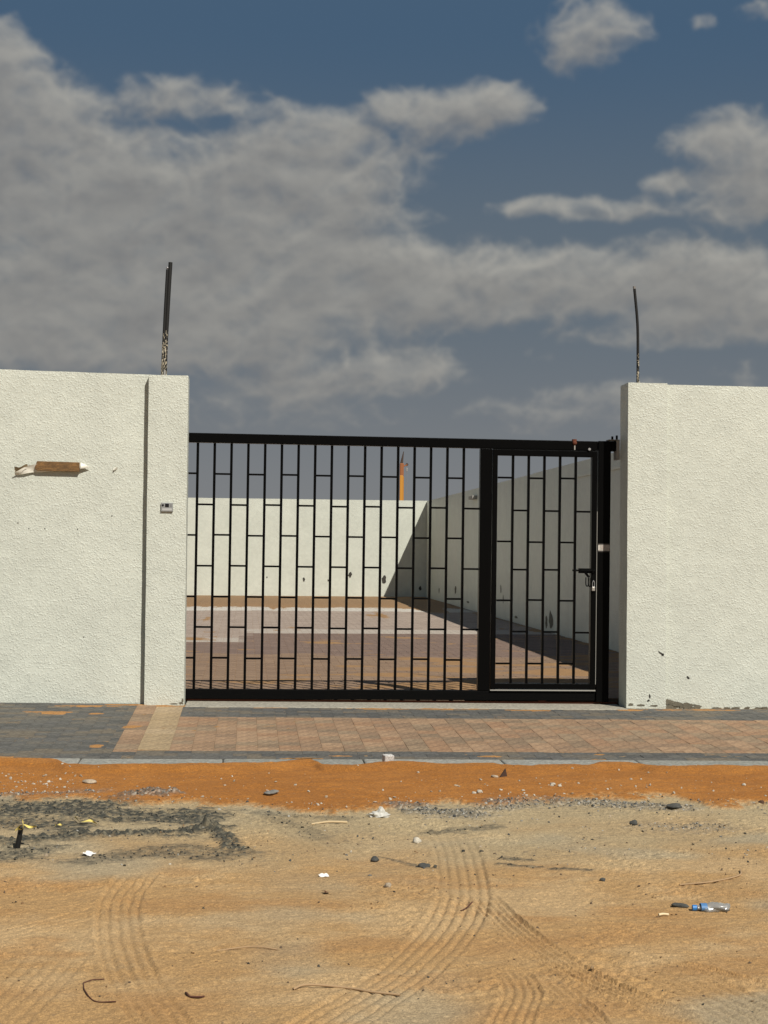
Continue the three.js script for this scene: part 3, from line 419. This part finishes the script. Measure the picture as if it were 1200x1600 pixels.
  part('latch_arm', boxAt(-0.012, 0.012, -0.035, 0.035, -0.004, 0.004, 0.003).rotateZ(0.7).translate(3.318, 1.378, 0.075), M.gate, latch);
  const lock = part('padlock', boxAt(3.372, 3.402, 1.218, 1.258, 0.062, 0.08, 0.004), M.steel, latch); part('shackle', tubeAlong([[3.378, 1.255, 0.071], [3.378, 1.3, 0.071], [3.387, 1.318, 0.071], [3.396, 1.3, 0.071], [3.396, 1.255, 0.071]], 0.0038, 20, 6), M.galv, gate);
  part('hasp', boxAt(3.37, 3.404, 1.31, 1.4, 0.056, 0.0615), M.gateDusty, latch);
  // sticker on the post: a strip of unreadable small print
  { const c = document.createElement('canvas'); c.width = 256; c.height = 180; const x = c.getContext('2d'); x.fillStyle = '#b9b2a8'; x.fillRect(0, 0, 256, 180); x.fillStyle = '#3b3733'; x.fillRect(0, 0, 256, 26); x.fillRect(0, 150, 256, 30); for (let r = 0; r < 4; r++) { let u = 30; while (u < 245) { const w = rr(6, 26); x.fillStyle = rnd() < 0.3 ? '#7a4038' : '#5c564f'; x.fillRect(u, 42 + r * 26 + rr(-2, 2), w, rr(7, 13)); u += w + rr(4, 9); } } x.fillStyle = '#d8d2c8'; x.fillRect(4, 34, 20, 108); const t = new THREE.CanvasTexture(c); t.colorSpace = THREE.SRGBColorSpace; part('sticker', boxAt(3.4335, 3.5475, 1.602, 1.684, 0.0605, 0.062), new THREE.MeshStandardMaterial({ map: t, roughness: 0.5 }), gate); }
  part('rust_weld', mergeGeometries([new THREE.CylinderGeometry(0.024, 0.026, 0.02, 12).translate(3.192, 2.7, 0.02).toNonIndexed(), new THREE.SphereGeometry(0.024, 10, 8).translate(3.192, 2.672, 0.034).toNonIndexed()]), M.rust, gate);
  part('drip', boxAt(3.186, 3.198, 2.604, 2.65, 0.0402, 0.0425), M.greyPaint, gate);
  part('bolt', new THREE.CylinderGeometry(0.014, 0.014, 0.02, 6).rotateX(Math.PI / 2).translate(3.335, 2.612, 0.058), M.galv, gate);
  part('catch_plate', boxAt(3.555, 3.612, 2.6, 2.698, -0.045, 0.045, 0.005), M.gate, gate);
  const wh = part('roller', new THREE.CylinderGeometry(0.04, 0.04, 0.026, 24).rotateX(Math.PI / 2).translate(-0.279, 0.142, 0), M.rust, gate); void wh;
  part('roller', new THREE.CylinderGeometry(0.04, 0.04, 0.026, 24).rotateX(Math.PI / 2).translate(2.9, 0.142, 0), M.rust, gate);
  const br = thing('gate_catch', 'grey steel catch bracket bolted to the pillar at the gate top corner', 'bracket', [3.63, 2.5, -0.36]);
  part('plate', boxAt(-0.012, 0.02, 0.0, 0.19, -0.06, 0.066, 0.003), M.greyPaint, br); part('top_flange', boxAt(-0.09, 0.02, 0.191, 0.198, -0.06, 0.065), M.greyPaint, br);
  part('bolt', new THREE.CylinderGeometry(0.011, 0.011, 0.035, 8).translate(-0.045, 0.214, 0.02), M.gate, br); part('bolt', new THREE.CylinderGeometry(0.011, 0.011, 0.045, 8).translate(0.0, 0.219, 0.02), M.gate, br);
}

// ---------------------------------------------------------------- things on the walls
{
  const ic = thing('intercom', 'small grey intercom panel with dark screen on the gate pillar', 'intercom', [-0.754, 1.967, 0]);
  const silver = new THREE.MeshStandardMaterial({ color: RGB(0.33, 0.34, 0.33), roughness: 0.45, metalness: 0.3 }), blk = new THREE.MeshPhysicalMaterial({ color: RGB(0.012, 0.012, 0.014), roughness: 0.15 });
  part('housing', boxAt(-0.056, 0.056, -0.042, 0.042, -0.003, 0.018, 0.004), silver, ic);
  part('screen', boxAt(-0.018, 0.018, 0.0, 0.033, 0.016, 0.0205, 0.002), blk, ic); part('lens', new THREE.CylinderGeometry(0.01, 0.01, 0.005, 16).rotateX(Math.PI / 2).translate(-0.038, 0.018, 0.019), blk, ic);
  part('speaker_bar', boxAt(0.028, 0.045, 0.004, 0.03, 0.016, 0.0195, 0.001), new THREE.MeshStandardMaterial({ color: RGB(0.2, 0.2, 0.2), roughness: 0.7 }), ic); part('name_strip', boxAt(-0.045, 0.045, -0.032, -0.012, 0.016, 0.0192, 0.001), new THREE.MeshStandardMaterial({ color: RGB(0.45, 0.45, 0.43), roughness: 0.5 }), ic);
  const woodT = tile(256, (u, v) => { const r = v8(u * 0.5, v) * 0.4 + v64(u * 0.12, v) * 0.6, n = 0.4 + r * 0.35 + (v128(u * 0.3, v) - 0.5) * 0.2; return [n, n * 0.72, n * 0.42]; }, true);
  const wood = new THREE.MeshStandardMaterial({ map: rep(woodT, 0.3), color: RGB(0.55, 0.6, 0.62), roughness: 0.8 });
  const pl = new THREE.Shape([[-0.2, -0.032], [-0.205, -0.02], [-0.182, 0.04], [0.205, 0.034], [0.205, -0.05], [-0.18, -0.044]].map((p) => new THREE.Vector2(...p)));
  const shield = solo('plank', 'short brown plank stuck on the white wall over torn plastic', 'plank', metric(new THREE.ExtrudeGeometry(pl, { depth: 0.022, bevelEnabled: true, bevelSize: 0.002, bevelThickness: 0.002, bevelSegments: 1 })), wood, [-1.782, 2.342, -0.062]);
  void shield;
  const white = new THREE.MeshStandardMaterial({ color: RGB(0.8, 0.78, 0.68), roughness: 0.5, side: THREE.DoubleSide });
  const film = (pts, fn, nu = 14, nv = 5) => { const g = new THREE.PlaneGeometry(1, 1, nu, nv), p = g.attributes.position; for (let i = 0; i < p.count; i++) { const u = p.getX(i) + 0.5, v = p.getY(i) + 0.5, lo = interp(pts[0], u), hi = interp(pts[1], u); p.setXYZ(i, u, lerp(lo, hi, v), fn(u, v)); } g.computeVertexNormals(); return g; };
  const tp = solo('torn_plastic', 'torn white plastic sheeting hanging behind the brown plank', 'plastic sheet', film([[[0, -0.1], [0.3, -0.07], [1, -0.045]], [[0, -0.055], [0.15, -0.01], [0.5, 0.02], [1, 0.03]]], (u, v) => 0.006 + 0.02 * Math.abs(Math.sin(u * 9 + v * 2)) * (1 - u * 0.5) + 0.03 * (1 - u) * v), white, [-2.17, 2.35, -0.078]); tp.scale.set(0.6, 1, 1);
  part('curled_corner', film([[[0, -0.07], [1, -0.02]], [[0, -0.02], [0.4, -0.03], [1, 0.005]]], (u, v) => 0.03 + 0.03 * Math.sin(u * 3) + 0.02 * v, 8, 3).scale(0.2, 1, 1).translate(0, 0, 0.01), new THREE.MeshStandardMaterial({ color: RGB(0.38, 0.3, 0.18), roughness: 0.7, side: THREE.DoubleSide }), tp);
  const cone = new THREE.ConeGeometry(0.042, 0.09, 3, 1).rotateY(0.6).rotateZ(-Math.PI / 2 - 0.08).scale(1, 0.9, 0.55); solo('plastic_scrap', 'pointed white plastic scrap sticking out at the end of the plank', 'plastic scrap', cone, white, [-1.52, 2.336, -0.058], 'plastic left on the wall');
  const c2 = new THREE.TetrahedronGeometry(0.035).scale(1.1, 0.55, 0.6).rotateZ(0.4); solo('plastic_scrap', 'tiny white plastic scrap alone on the wall between plank and intercom', 'plastic scrap', c2, white, [-1.245, 2.325, -0.07], 'plastic left on the wall');
}

// ---------------------------------------------------------------- crane beyond the far wall
{
  const cr = thing('crane', 'yellow crane boom with hook rising behind the far wall', 'crane', [15.05, -0.3, -130]);
  const yel = new THREE.MeshStandardMaterial({ color: RGB(0.5, 0.23, 0.025), roughness: 0.6 }), dk = new THREE.MeshStandardMaterial({ color: RGB(0.05, 0.03, 0.02), roughness: 0.8 }), or = new THREE.MeshStandardMaterial({ color: RGB(0.28, 0.1, 0.03), roughness: 0.7 });
  part('carrier', mergeGeometries([boxAt(-4, 4, 0.9, 1.6, -1.2, 1.2, 0.08), boxAt(-4, -2.2, 1.6, 2.9, -1.1, 1.1, 0.12)]), yel, cr);
  for (const x of [-3, -1.2, 1.2, 2.8]) for (const z of [-1.05, 1.05]) part('wheel', new THREE.CylinderGeometry(0.55, 0.55, 0.4, 20).rotateX(Math.PI / 2).translate(x, 0.6, z), dk, cr);
  part('turret', boxAt(-0.9, 1.2, 1.6, 2.8, -0.9, 0.9, 0.1), yel, cr);
  part('boom', mergeGeometries([boxAt(-0.2, 0.12, 2.6, 9.1, -0.2, 0.2, 0.03), boxAt(0.14, 0.2, 2.8, 9.0, -0.12, 0.12, 0.02)]), yel, cr);
  part('boom_head', boxAt(-0.2, 0.18, 9.05, 10.3, -0.17, 0.17, 0.05), or, cr);
  part('tip', new THREE.CylinderGeometry(0.03, 0.15, 1.25, 8).rotateZ(-0.16).translate(0.06, 10.85, 0), dk, cr);
  part('jib_arm', boxAt(-0.05, 0.45, -0.06, 0.06, -0.08, 0.08, 0.02).rotateZ(0.35).translate(0.12, 10.0, 0), or, cr); part('pulley', new THREE.CylinderGeometry(0.14, 0.14, 0.1, 16).rotateX(Math.PI / 2).translate(0.5, 10.18, 0), dk, cr);
  part('cable', new THREE.CylinderGeometry(0.02, 0.02, 5.2, 6).translate(0.5, 7.5, 0), M.galv, cr); part('hook_block', boxAt(0.43, 0.57, 9.5, 9.85, -0.05, 0.05, 0.02), M.galv, cr);
}

// ---------------------------------------------------------------- litter, stones and twigs on the sand
const sy = (x, z) => sandAt(x, z).y;
function rock(r, sx = 1, syy = 0.7, sz = 1, det = 2) { const g = mergeVertices(new THREE.IcosahedronGeometry(r, det).deleteAttribute('normal').deleteAttribute('uv')), p = g.attributes.position, o = rnd() * 50; for (let i = 0; i < p.count; i++) { const v = new THREE.Vector3().fromBufferAttribute(p, i), k = 1 + 0.55 * N(v.x / r * 0.9 + o, v.y / r * 0.9, v.z / r * 0.9) + 0.2 * N(v.x / r * 2.4 + o, v.y / r * 2.4, v.z / r * 2.4); p.setXYZ(i, v.x * k * sx, v.y * k * syy, v.z * k * sz); } g.computeVertexNormals(); return metric(g); }
const stoneM = { white: conc(RGB(0.68, 0.62, 0.5)), pale: conc(RGB(0.52, 0.42, 0.3)), grey: conc(RGB(0.26, 0.25, 0.22)), dark: conc(RGB(0.085, 0.085, 0.075)), brown: conc(RGB(0.1, 0.05, 0.025)) };
const stone = (label, x, z, r, m, s = [1, 0.7, 1]) => { const o = solo('stone', label, 'stone', rock(r, ...s), stoneM[m], [x, sy(x, z) + r * s[1] * 0.45, z], 'stones on the sand'); o.rotation.y = rnd() * 6; return o; };
stone('bigger of two touching pale stones on the orange sand', 1.523, 4.45, 0.02, 'white'); stone('smaller of two touching pale stones on the orange sand', 1.478, 4.47, 0.014, 'white');
stone('chunky white stone alone on the tan sand between bag and tyre track', 0.941, 5.92, 0.024, 'white', [1, 0.85, 0.9]); stone('dark blue grey stone on the bare tan sand', 0.67, 6.39, 0.021, 'dark');
stone('flat white stone in a pair on the orange sand', 2.07, 4.13, 0.022, 'white', [1.3, 0.5, 0.8]); stone('round white stone in a pair on the orange sand', 2.106, 4.187, 0.014, 'white');
stone('black round stone on pale sand below the gravel strip', 2.251, 5.53, 0.022, 'dark', [1.1, 0.7, 1]); stone('grey white stone on the tan sand between tyre tracks', 0.681, 6.97, 0.018, 'pale'); stone('grey ring shaped stone at the edge of the orange sand', 0.177, 4.45, 0.038, 'grey', [1.3, 0.4, 1]);
stone('small white stone lying alone on the orange sand under the wall', 3.37, 4.2, 0.014, 'white'); stone('flat pale stone on the orange sand facing the intercom pillar', -1.018, 4.04, 0.034, 'pale', [1.4, 0.5, 1]);
stone('flat dark lump on the pale sand beside a tyre track', 0.916, 6.5, 0.03, 'dark', [1.4, 0.4, 0.9]); stone('dark pebble lying on bare sand between tyre tracks and bottle', 1.734, 6.9, 0.016, 'dark'); stone('brown pebble on the edge of orange sand', 3.286, 4.77, 0.018, 'brown');
stone('long black lump on the gravel strip', 2.654, 4.98, 0.035, 'dark', [1.5, 0.45, 0.8]);
{
  const wm = new THREE.MeshStandardMaterial({ color: RGB(0.66, 0.64, 0.6), roughness: 0.8, map: rep(grain, 0.2) });
  const b = solo('foam_block', 'white foam block lying on orange sand against the kerb', 'block', metric(new RoundedBoxGeometry(0.075, 0.055, 0.06, 2, 0.008)), wm, [1.035, sy(1.035, 3.28) + 0.024, 3.28]); b.rotation.set(0.1, 0.3, -0.06);
  const tri = new THREE.Shape([[-0.02, 0], [0.045, 0], [0.03, 0.06], [0.015, 0.04]].map((p) => new THREE.Vector2(...p)));
  const t = solo('rubber_scrap', 'dark pointed rubber scrap standing up from the orange sand', 'scrap', metric(new THREE.ExtrudeGeometry(tri, { depth: 0.012, bevelEnabled: false })), new THREE.MeshStandardMaterial({ color: RGB(0.05, 0.025, 0.015), roughness: 0.8 }), [1.77, sy(1.77, 3.82) - 0.004, 3.82]); t.rotation.y = 0.4;
  stone('brown clod beside the dark rubber scrap', 1.72, 3.83, 0.02, 'pale', [1.3, 0.7, 1]);
  // crumpled bag
  const bag = rock(0.04, 1.35, 0.75, 0.8, 4), p = bag.attributes.position; for (let i = 0; i < p.count; i++) { const v = new THREE.Vector3().fromBufferAttribute(p, i); const k = 1 + 0.45 * N(v.x * 40, v.y * 40, v.z * 40); const spike = Math.max(0, 1 - Math.hypot(v.x - 0.01, v.z) / 0.022) * (v.y > 0 ? 0.04 : 0); p.setXYZ(i, v.x * k, Math.max(-0.015, v.y * k * 0.7 + spike), v.z * k); } bag.computeVertexNormals();
  solo('plastic_bag', 'crumpled white plastic bag at the edge of the orange sand', 'plastic bag', bag, new THREE.MeshStandardMaterial({ color: RGB(0.5, 0.49, 0.44), roughness: 0.6 }), [0.8, sy(0.8, 5.15) + 0.012, 5.15]);
  // squashed bottle
  const bt = thing('plastic_bottle', 'squashed clear plastic bottle with blue cap and label on the sand', 'bottle', [2.085, sy(2.085, 7.5) + 0.016, 7.5]); bt.rotation.y = -0.08;
  const clear = new THREE.MeshPhysicalMaterial({ color: RGB(0.6, 0.62, 0.62), roughness: 0.25, transmission: 0.7, thickness: 0 }), blue = new THREE.MeshStandardMaterial({ color: RGB(0.03, 0.19, 0.5), roughness: 0.4 });
  const prof = [[0.001, 0.075], [0.02, 0.075], [0.026, 0.06], [0.024, 0.04], [0.026, 0.02], [0.023, 0], [0.026, -0.02], [0.024, -0.035], [0.012, -0.058], [0.0105, -0.07]].map((q) => new THREE.Vector2(...q));
  const body = new THREE.LatheGeometry(prof, 22), bp = body.attributes.position; for (let i = 0; i < bp.count; i++) { const x = bp.getX(i), y = bp.getY(i), z = bp.getZ(i), k = 1 + 0.95 * N(x * 38, y * 50, z * 38); bp.setXYZ(i, y, x * k * 0.72, z * k * 1.15); } body.computeVertexNormals();
  part('body', body, clear, bt);
  part('cap', new THREE.CylinderGeometry(0.0135, 0.0135, 0.02, 18).rotateZ(Math.PI / 2).translate(-0.08, -0.003, 0), blue, bt);
  const lab = new THREE.CylinderGeometry(0.0268, 0.0272, 0.03, 20, 1, true).rotateZ(Math.PI / 2).scale(1, 0.75, 1.12).translate(-0.045, 0, 0); lab.scale(0.9, 0.9, 0.9); part('label', lab, new THREE.MeshStandardMaterial({ color: RGB(0.08, 0.2, 0.4), roughness: 0.5, side: THREE.DoubleSide }), bt);
  const s1 = solo('dark_scrap', 'folded black scrap lying beside the squashed bottle', 'scrap', rock(0.026, 1.5, 0.35, 0.7), stoneM.dark, [1.955, sy(1.955, 7.43) + 0.008, 7.43]); s1.rotation.y = -0.3;
  const but = tubeAlong([[0, 0, 0], [0.02, 0.002, -0.004], [0.045, 0.0, 0.0]], 0.006, 8, 8); solo('paper_twist', 'cream paper twist on the sand near the bottle', 'paper', but, new THREE.MeshStandardMaterial({ color: RGB(0.7, 0.58, 0.36), roughness: 0.8 }), [1.82, sy(1.83, 7.57) + 0.008, 7.57]);
  const paper = (label, x, z, s, m, ry) => { const g = new THREE.PlaneGeometry(s * 1.6, s, 8, 5), q = g.attributes.position; g.rotateX(-Math.PI / 2 + 0.25); for (let i = 0; i < q.count; i++) q.setY(i, q.getY(i) + 0.35 * s * Math.abs(N(q.getX(i) / s * 1.3 + x * 9, q.getZ(i) / s * 1.3, 4)) + s * 0.18); g.computeVertexNormals(); const o = solo('paper_scrap', label, 'paper', g, m, [x, sy(x, z) + 0.002, z], 'paper scraps'); o.rotation.y = ry; return o; };
  const pm = new THREE.MeshStandardMaterial({ color: RGB(0.78, 0.76, 0.72), roughness: 0.8, side: THREE.DoubleSide });
  paper('white folded paper scrap on bare tan sand', 0.39, 6.74, 0.03, pm, 0.3); paper('white paper scrap among the dark spoil streaks', -0.79, 6.2, 0.045, pm, 1.2); paper('white paper scrap on the sand at the very edge of the gravel', 0.15, 4.3, 0.015, pm, 1.9);
  paper('curled brown leaf on the tan sand', 0.382, 7.07, 0.025, new THREE.MeshStandardMaterial({ color: RGB(0.1, 0.04, 0.015), roughness: 0.8, side: THREE.DoubleSide }), 2);
  // peg with ribbon
  const peg = thing('marker_peg', 'short black peg with yellow tape tied to its top, leaning in the sand', 'peg', [-1.19, sy(-1.19, 5.98) - 0.01, 5.98]);
  part('peg', new THREE.CylinderGeometry(0.013, 0.015, 0.13, 10).rotateZ(-0.16).translate(0.008, 0.06, 0), new THREE.MeshStandardMaterial({ color: RGB(0.008, 0.008, 0.008), roughness: 0.5 }), peg);
  const tape = new THREE.MeshStandardMaterial({ color: RGB(0.72, 0.58, 0.16), roughness: 0.6, side: THREE.DoubleSide });
  const strip = (pts, w) => { const c = new THREE.CatmullRomCurve3(pts.map((q) => new THREE.Vector3(...q))), n = 20, pos = [], idx = []; for (let i = 0; i <= n; i++) { const q = c.getPoint(i / n), a = i / n * 4; pos.push(q.x, q.y + w * Math.cos(a) * 0.5, q.z + w * Math.sin(a), q.x, q.y - w * Math.cos(a) * 0.5, q.z - w * Math.sin(a)); if (i < n) idx.push(i * 2, i * 2 + 1, i * 2 + 2, i * 2 + 1, i * 2 + 3, i * 2 + 2); } const g = new THREE.BufferGeometry(); g.setAttribute('position', new THREE.Float32BufferAttribute(pos, 3)); g.setIndex(idx); g.computeVertexNormals(); return g; };
  part('tape', strip([[-0.01, 0.11, 0.01], [0.03, 0.14, 0.01], [0.06, 0.125, 0.0], [0.1, 0.13, 0.01]], 0.012), tape, peg); part('tape', strip([[0.0, 0.12, 0.02], [0.03, 0.12, 0.03], [0.03, 0.155, 0.02], [0.02, 0.17, 0.01]], 0.012), tape, peg);
  const yl = (label, pts, w) => { const [x, , z] = pts[0]; solo('tape_strip', label, 'tape', strip(pts.map(([a, h, c]) => [a - x, sy(a, c) + 0.01 + h, c - z]), w), tape, [x, 0, z], 'yellow tape on the sand'); };
  yl('long pale yellow tape strip lying between two dark spoil ridges', [[-0.98, 0.012, 5.2], [-0.93, 0.006, 5.31], [-0.88, 0.012, 5.31], [-0.84, 0.0, 5.33]], 0.012); yl('tiny yellow tape strip lying near the black peg', [[-1.07, 0, 5.38], [-1.05, 0.006, 5.38], [-1.03, 0, 5.36]], 0.01);
  // twigs
  const twig = (label, paths, r, m) => { const [x, z] = paths[0][0]; const geos = paths.map((pp) => tubeAlong(pp.map(([a, c], i) => [a - x, sy(a, c) + r * 0.9 + (i % 2 ? r * 1.2 : 0), c - z]), r, pp.length * 7, 6)); solo('twig', label, 'twig', geos.length > 1 ? mergeGeometries(geos) : geos[0], m, [x, 0, z], 'dry twigs on the sand'); };
  const dry = new THREE.MeshStandardMaterial({ color: RGB(0.36, 0.24, 0.13), roughness: 0.9 }), brown = new THREE.MeshStandardMaterial({ color: RGB(0.09, 0.035, 0.02), roughness: 0.8 });
  twig('long straight dry twig lying across the tan sand', [[[0.184, 8.592], [0.225, 8.555], [0.376, 8.557], [0.464, 8.616], [0.564, 8.66]]], 0.0045, dry);
  twig('short dark hooked twig on the sand beside a tyre track', [[[-0.2, 8.584], [-0.195, 8.605], [-0.183, 8.63], [-0.149, 8.64], [-0.133, 8.628]]], 0.0036, brown);
  twig('thin forked dark twig on the sand beside a tyre track', [[[-0.579, 8.43], [-0.56, 8.54], [-0.511, 8.64], [-0.44, 8.667]], [[-0.579, 8.43], [-0.547, 8.407], [-0.505, 8.402]]], 0.0022, brown);
  twig('thin bent brown twig beyond the squashed bottle', [[[2.085, 7.0], [2.238, 6.994], [2.42, 6.879], [2.469, 6.753]]], 0.004, dry);
  twig('pale wood sliver lying on dark soil beside the white bag', [[[0.39, 5.362], [0.5, 5.35], [0.6, 5.343]]], 0.006, new THREE.MeshStandardMaterial({ color: RGB(0.55, 0.42, 0.24), roughness: 0.9 }));
  twig('tiny dark twig where two tyre tracks meet', [[[0.958, 7.464], [0.99, 7.4], [1.028, 7.339]]], 0.003, brown);
  twig('short pale twig on the sand between hooked twig and brown leaf', [[[-0.1, 8.02], [0.05, 8.0], [0.14, 8.03]]], 0.003, dry);
}
// uncounted pebbles and crumbs
{
  const g = rock(0.01, 1, 0.7, 1, 1), cnt = 11000, im = new THREE.InstancedMesh(g, conc(RGB(1, 1, 1)), cnt), o = new THREE.Object3D(); let k = 0;
  const pal = { w: [[0.6, 0.54, 0.43], [0.68, 0.62, 0.5], [0.5, 0.4, 0.28]], g: [[0.12, 0.125, 0.12], [0.2, 0.195, 0.175], [0.5, 0.48, 0.42], [0.08, 0.085, 0.08], [0.32, 0.3, 0.25]], d: [[0.035, 0.036, 0.03], [0.06, 0.058, 0.046], [0.09, 0.085, 0.065]], t: [[0.4, 0.27, 0.14], [0.3, 0.18, 0.08], [0.16, 0.11, 0.07]] };
  const add = (x, z, s, p) => { if (k >= cnt || z < 3.25 || x < -3 || x > 6) return; const c = pal[p][Math.floor(rnd() * pal[p].length)]; o.position.set(x, sy(x, z) + s * 0.002, z); o.rotation.set(rnd() * 6, rnd() * 6, rnd() * 6); o.scale.set(s * rr(0.7, 1.3), s * rr(0.6, 1), s * rr(0.7, 1.3)); o.updateMatrix(); im.setMatrixAt(k, o.matrix); im.setColorAt(k, RGB(...c)); k++; };
  for (let i = 0; i < 420; i++) { const x = rr(-2.2, 4.5); add(x, lerp(3.3, interp(orangeEdge, x), Math.pow(rnd(), 0.45)), Math.pow(rnd(), 3) * 0.95 + 0.2, 'w'); }
  for (let i = 0; i < 160; i++) { add(rr(-2.2, -1.1), rr(3.7, 4.4), Math.pow(rnd(), 2) * 0.9 + 0.25, 'w'); }
  for (const s of spoil) { const L = toLine(s.q, 0, 0)[3], n = Math.round(L * s.w * (s.kind === 'tar' ? 5200 : 9500) * s.s); for (let i = 0; i < n; i++) { const q = s.q[Math.floor(rnd() * s.q.length)], a = rnd() * 6.28, r = s.w * 1.25 * Math.sqrt(rnd()); add(q[0] + Math.cos(a) * r + rr(-0.03, 0.03), q[1] + Math.sin(a) * r, (s.kind === 'tar' ? 0.12 + Math.pow(rnd(), 6) * 0.7 : 0.22 + Math.pow(rnd(), 3) * 0.7), s.kind === 'tar' ? 'd' : 'g'); } }
  for (let i = 0; i < 1700; i++) { const x = rr(-2.2, 4.5), z = interp(orangeEdge, x) + Math.pow(rnd(), 1.8) * 1.9 - 0.1; add(x, z, 0.15 + Math.pow(rnd(), 4) * 0.75, rnd() < 0.55 ? 'g' : rnd() < 0.5 ? 'd' : 'w'); }
  for (let i = 0; i < 3800; i++) { const x = rr(-1.6, 3.4), z = rr(5.2, 9.3); if (N(x * 1.3, z * 1.9, 9) + N(x * 4, z * 6, 3) * 0.6 < 0.02) continue; add(x, z, 0.1 + Math.pow(rnd(), 5) * 0.6, rnd() < 0.88 ? 't' : 'd'); }
  im.count = k; im.name = 'gravel'; im.userData = { kind: 'stuff', label: 'scattered gravel, pebbles and dark crumbs on the sand', category: 'gravel' }; sh(im); scene.add(im); console.log('pebbles', k);
}
renderer.render(scene, camera);
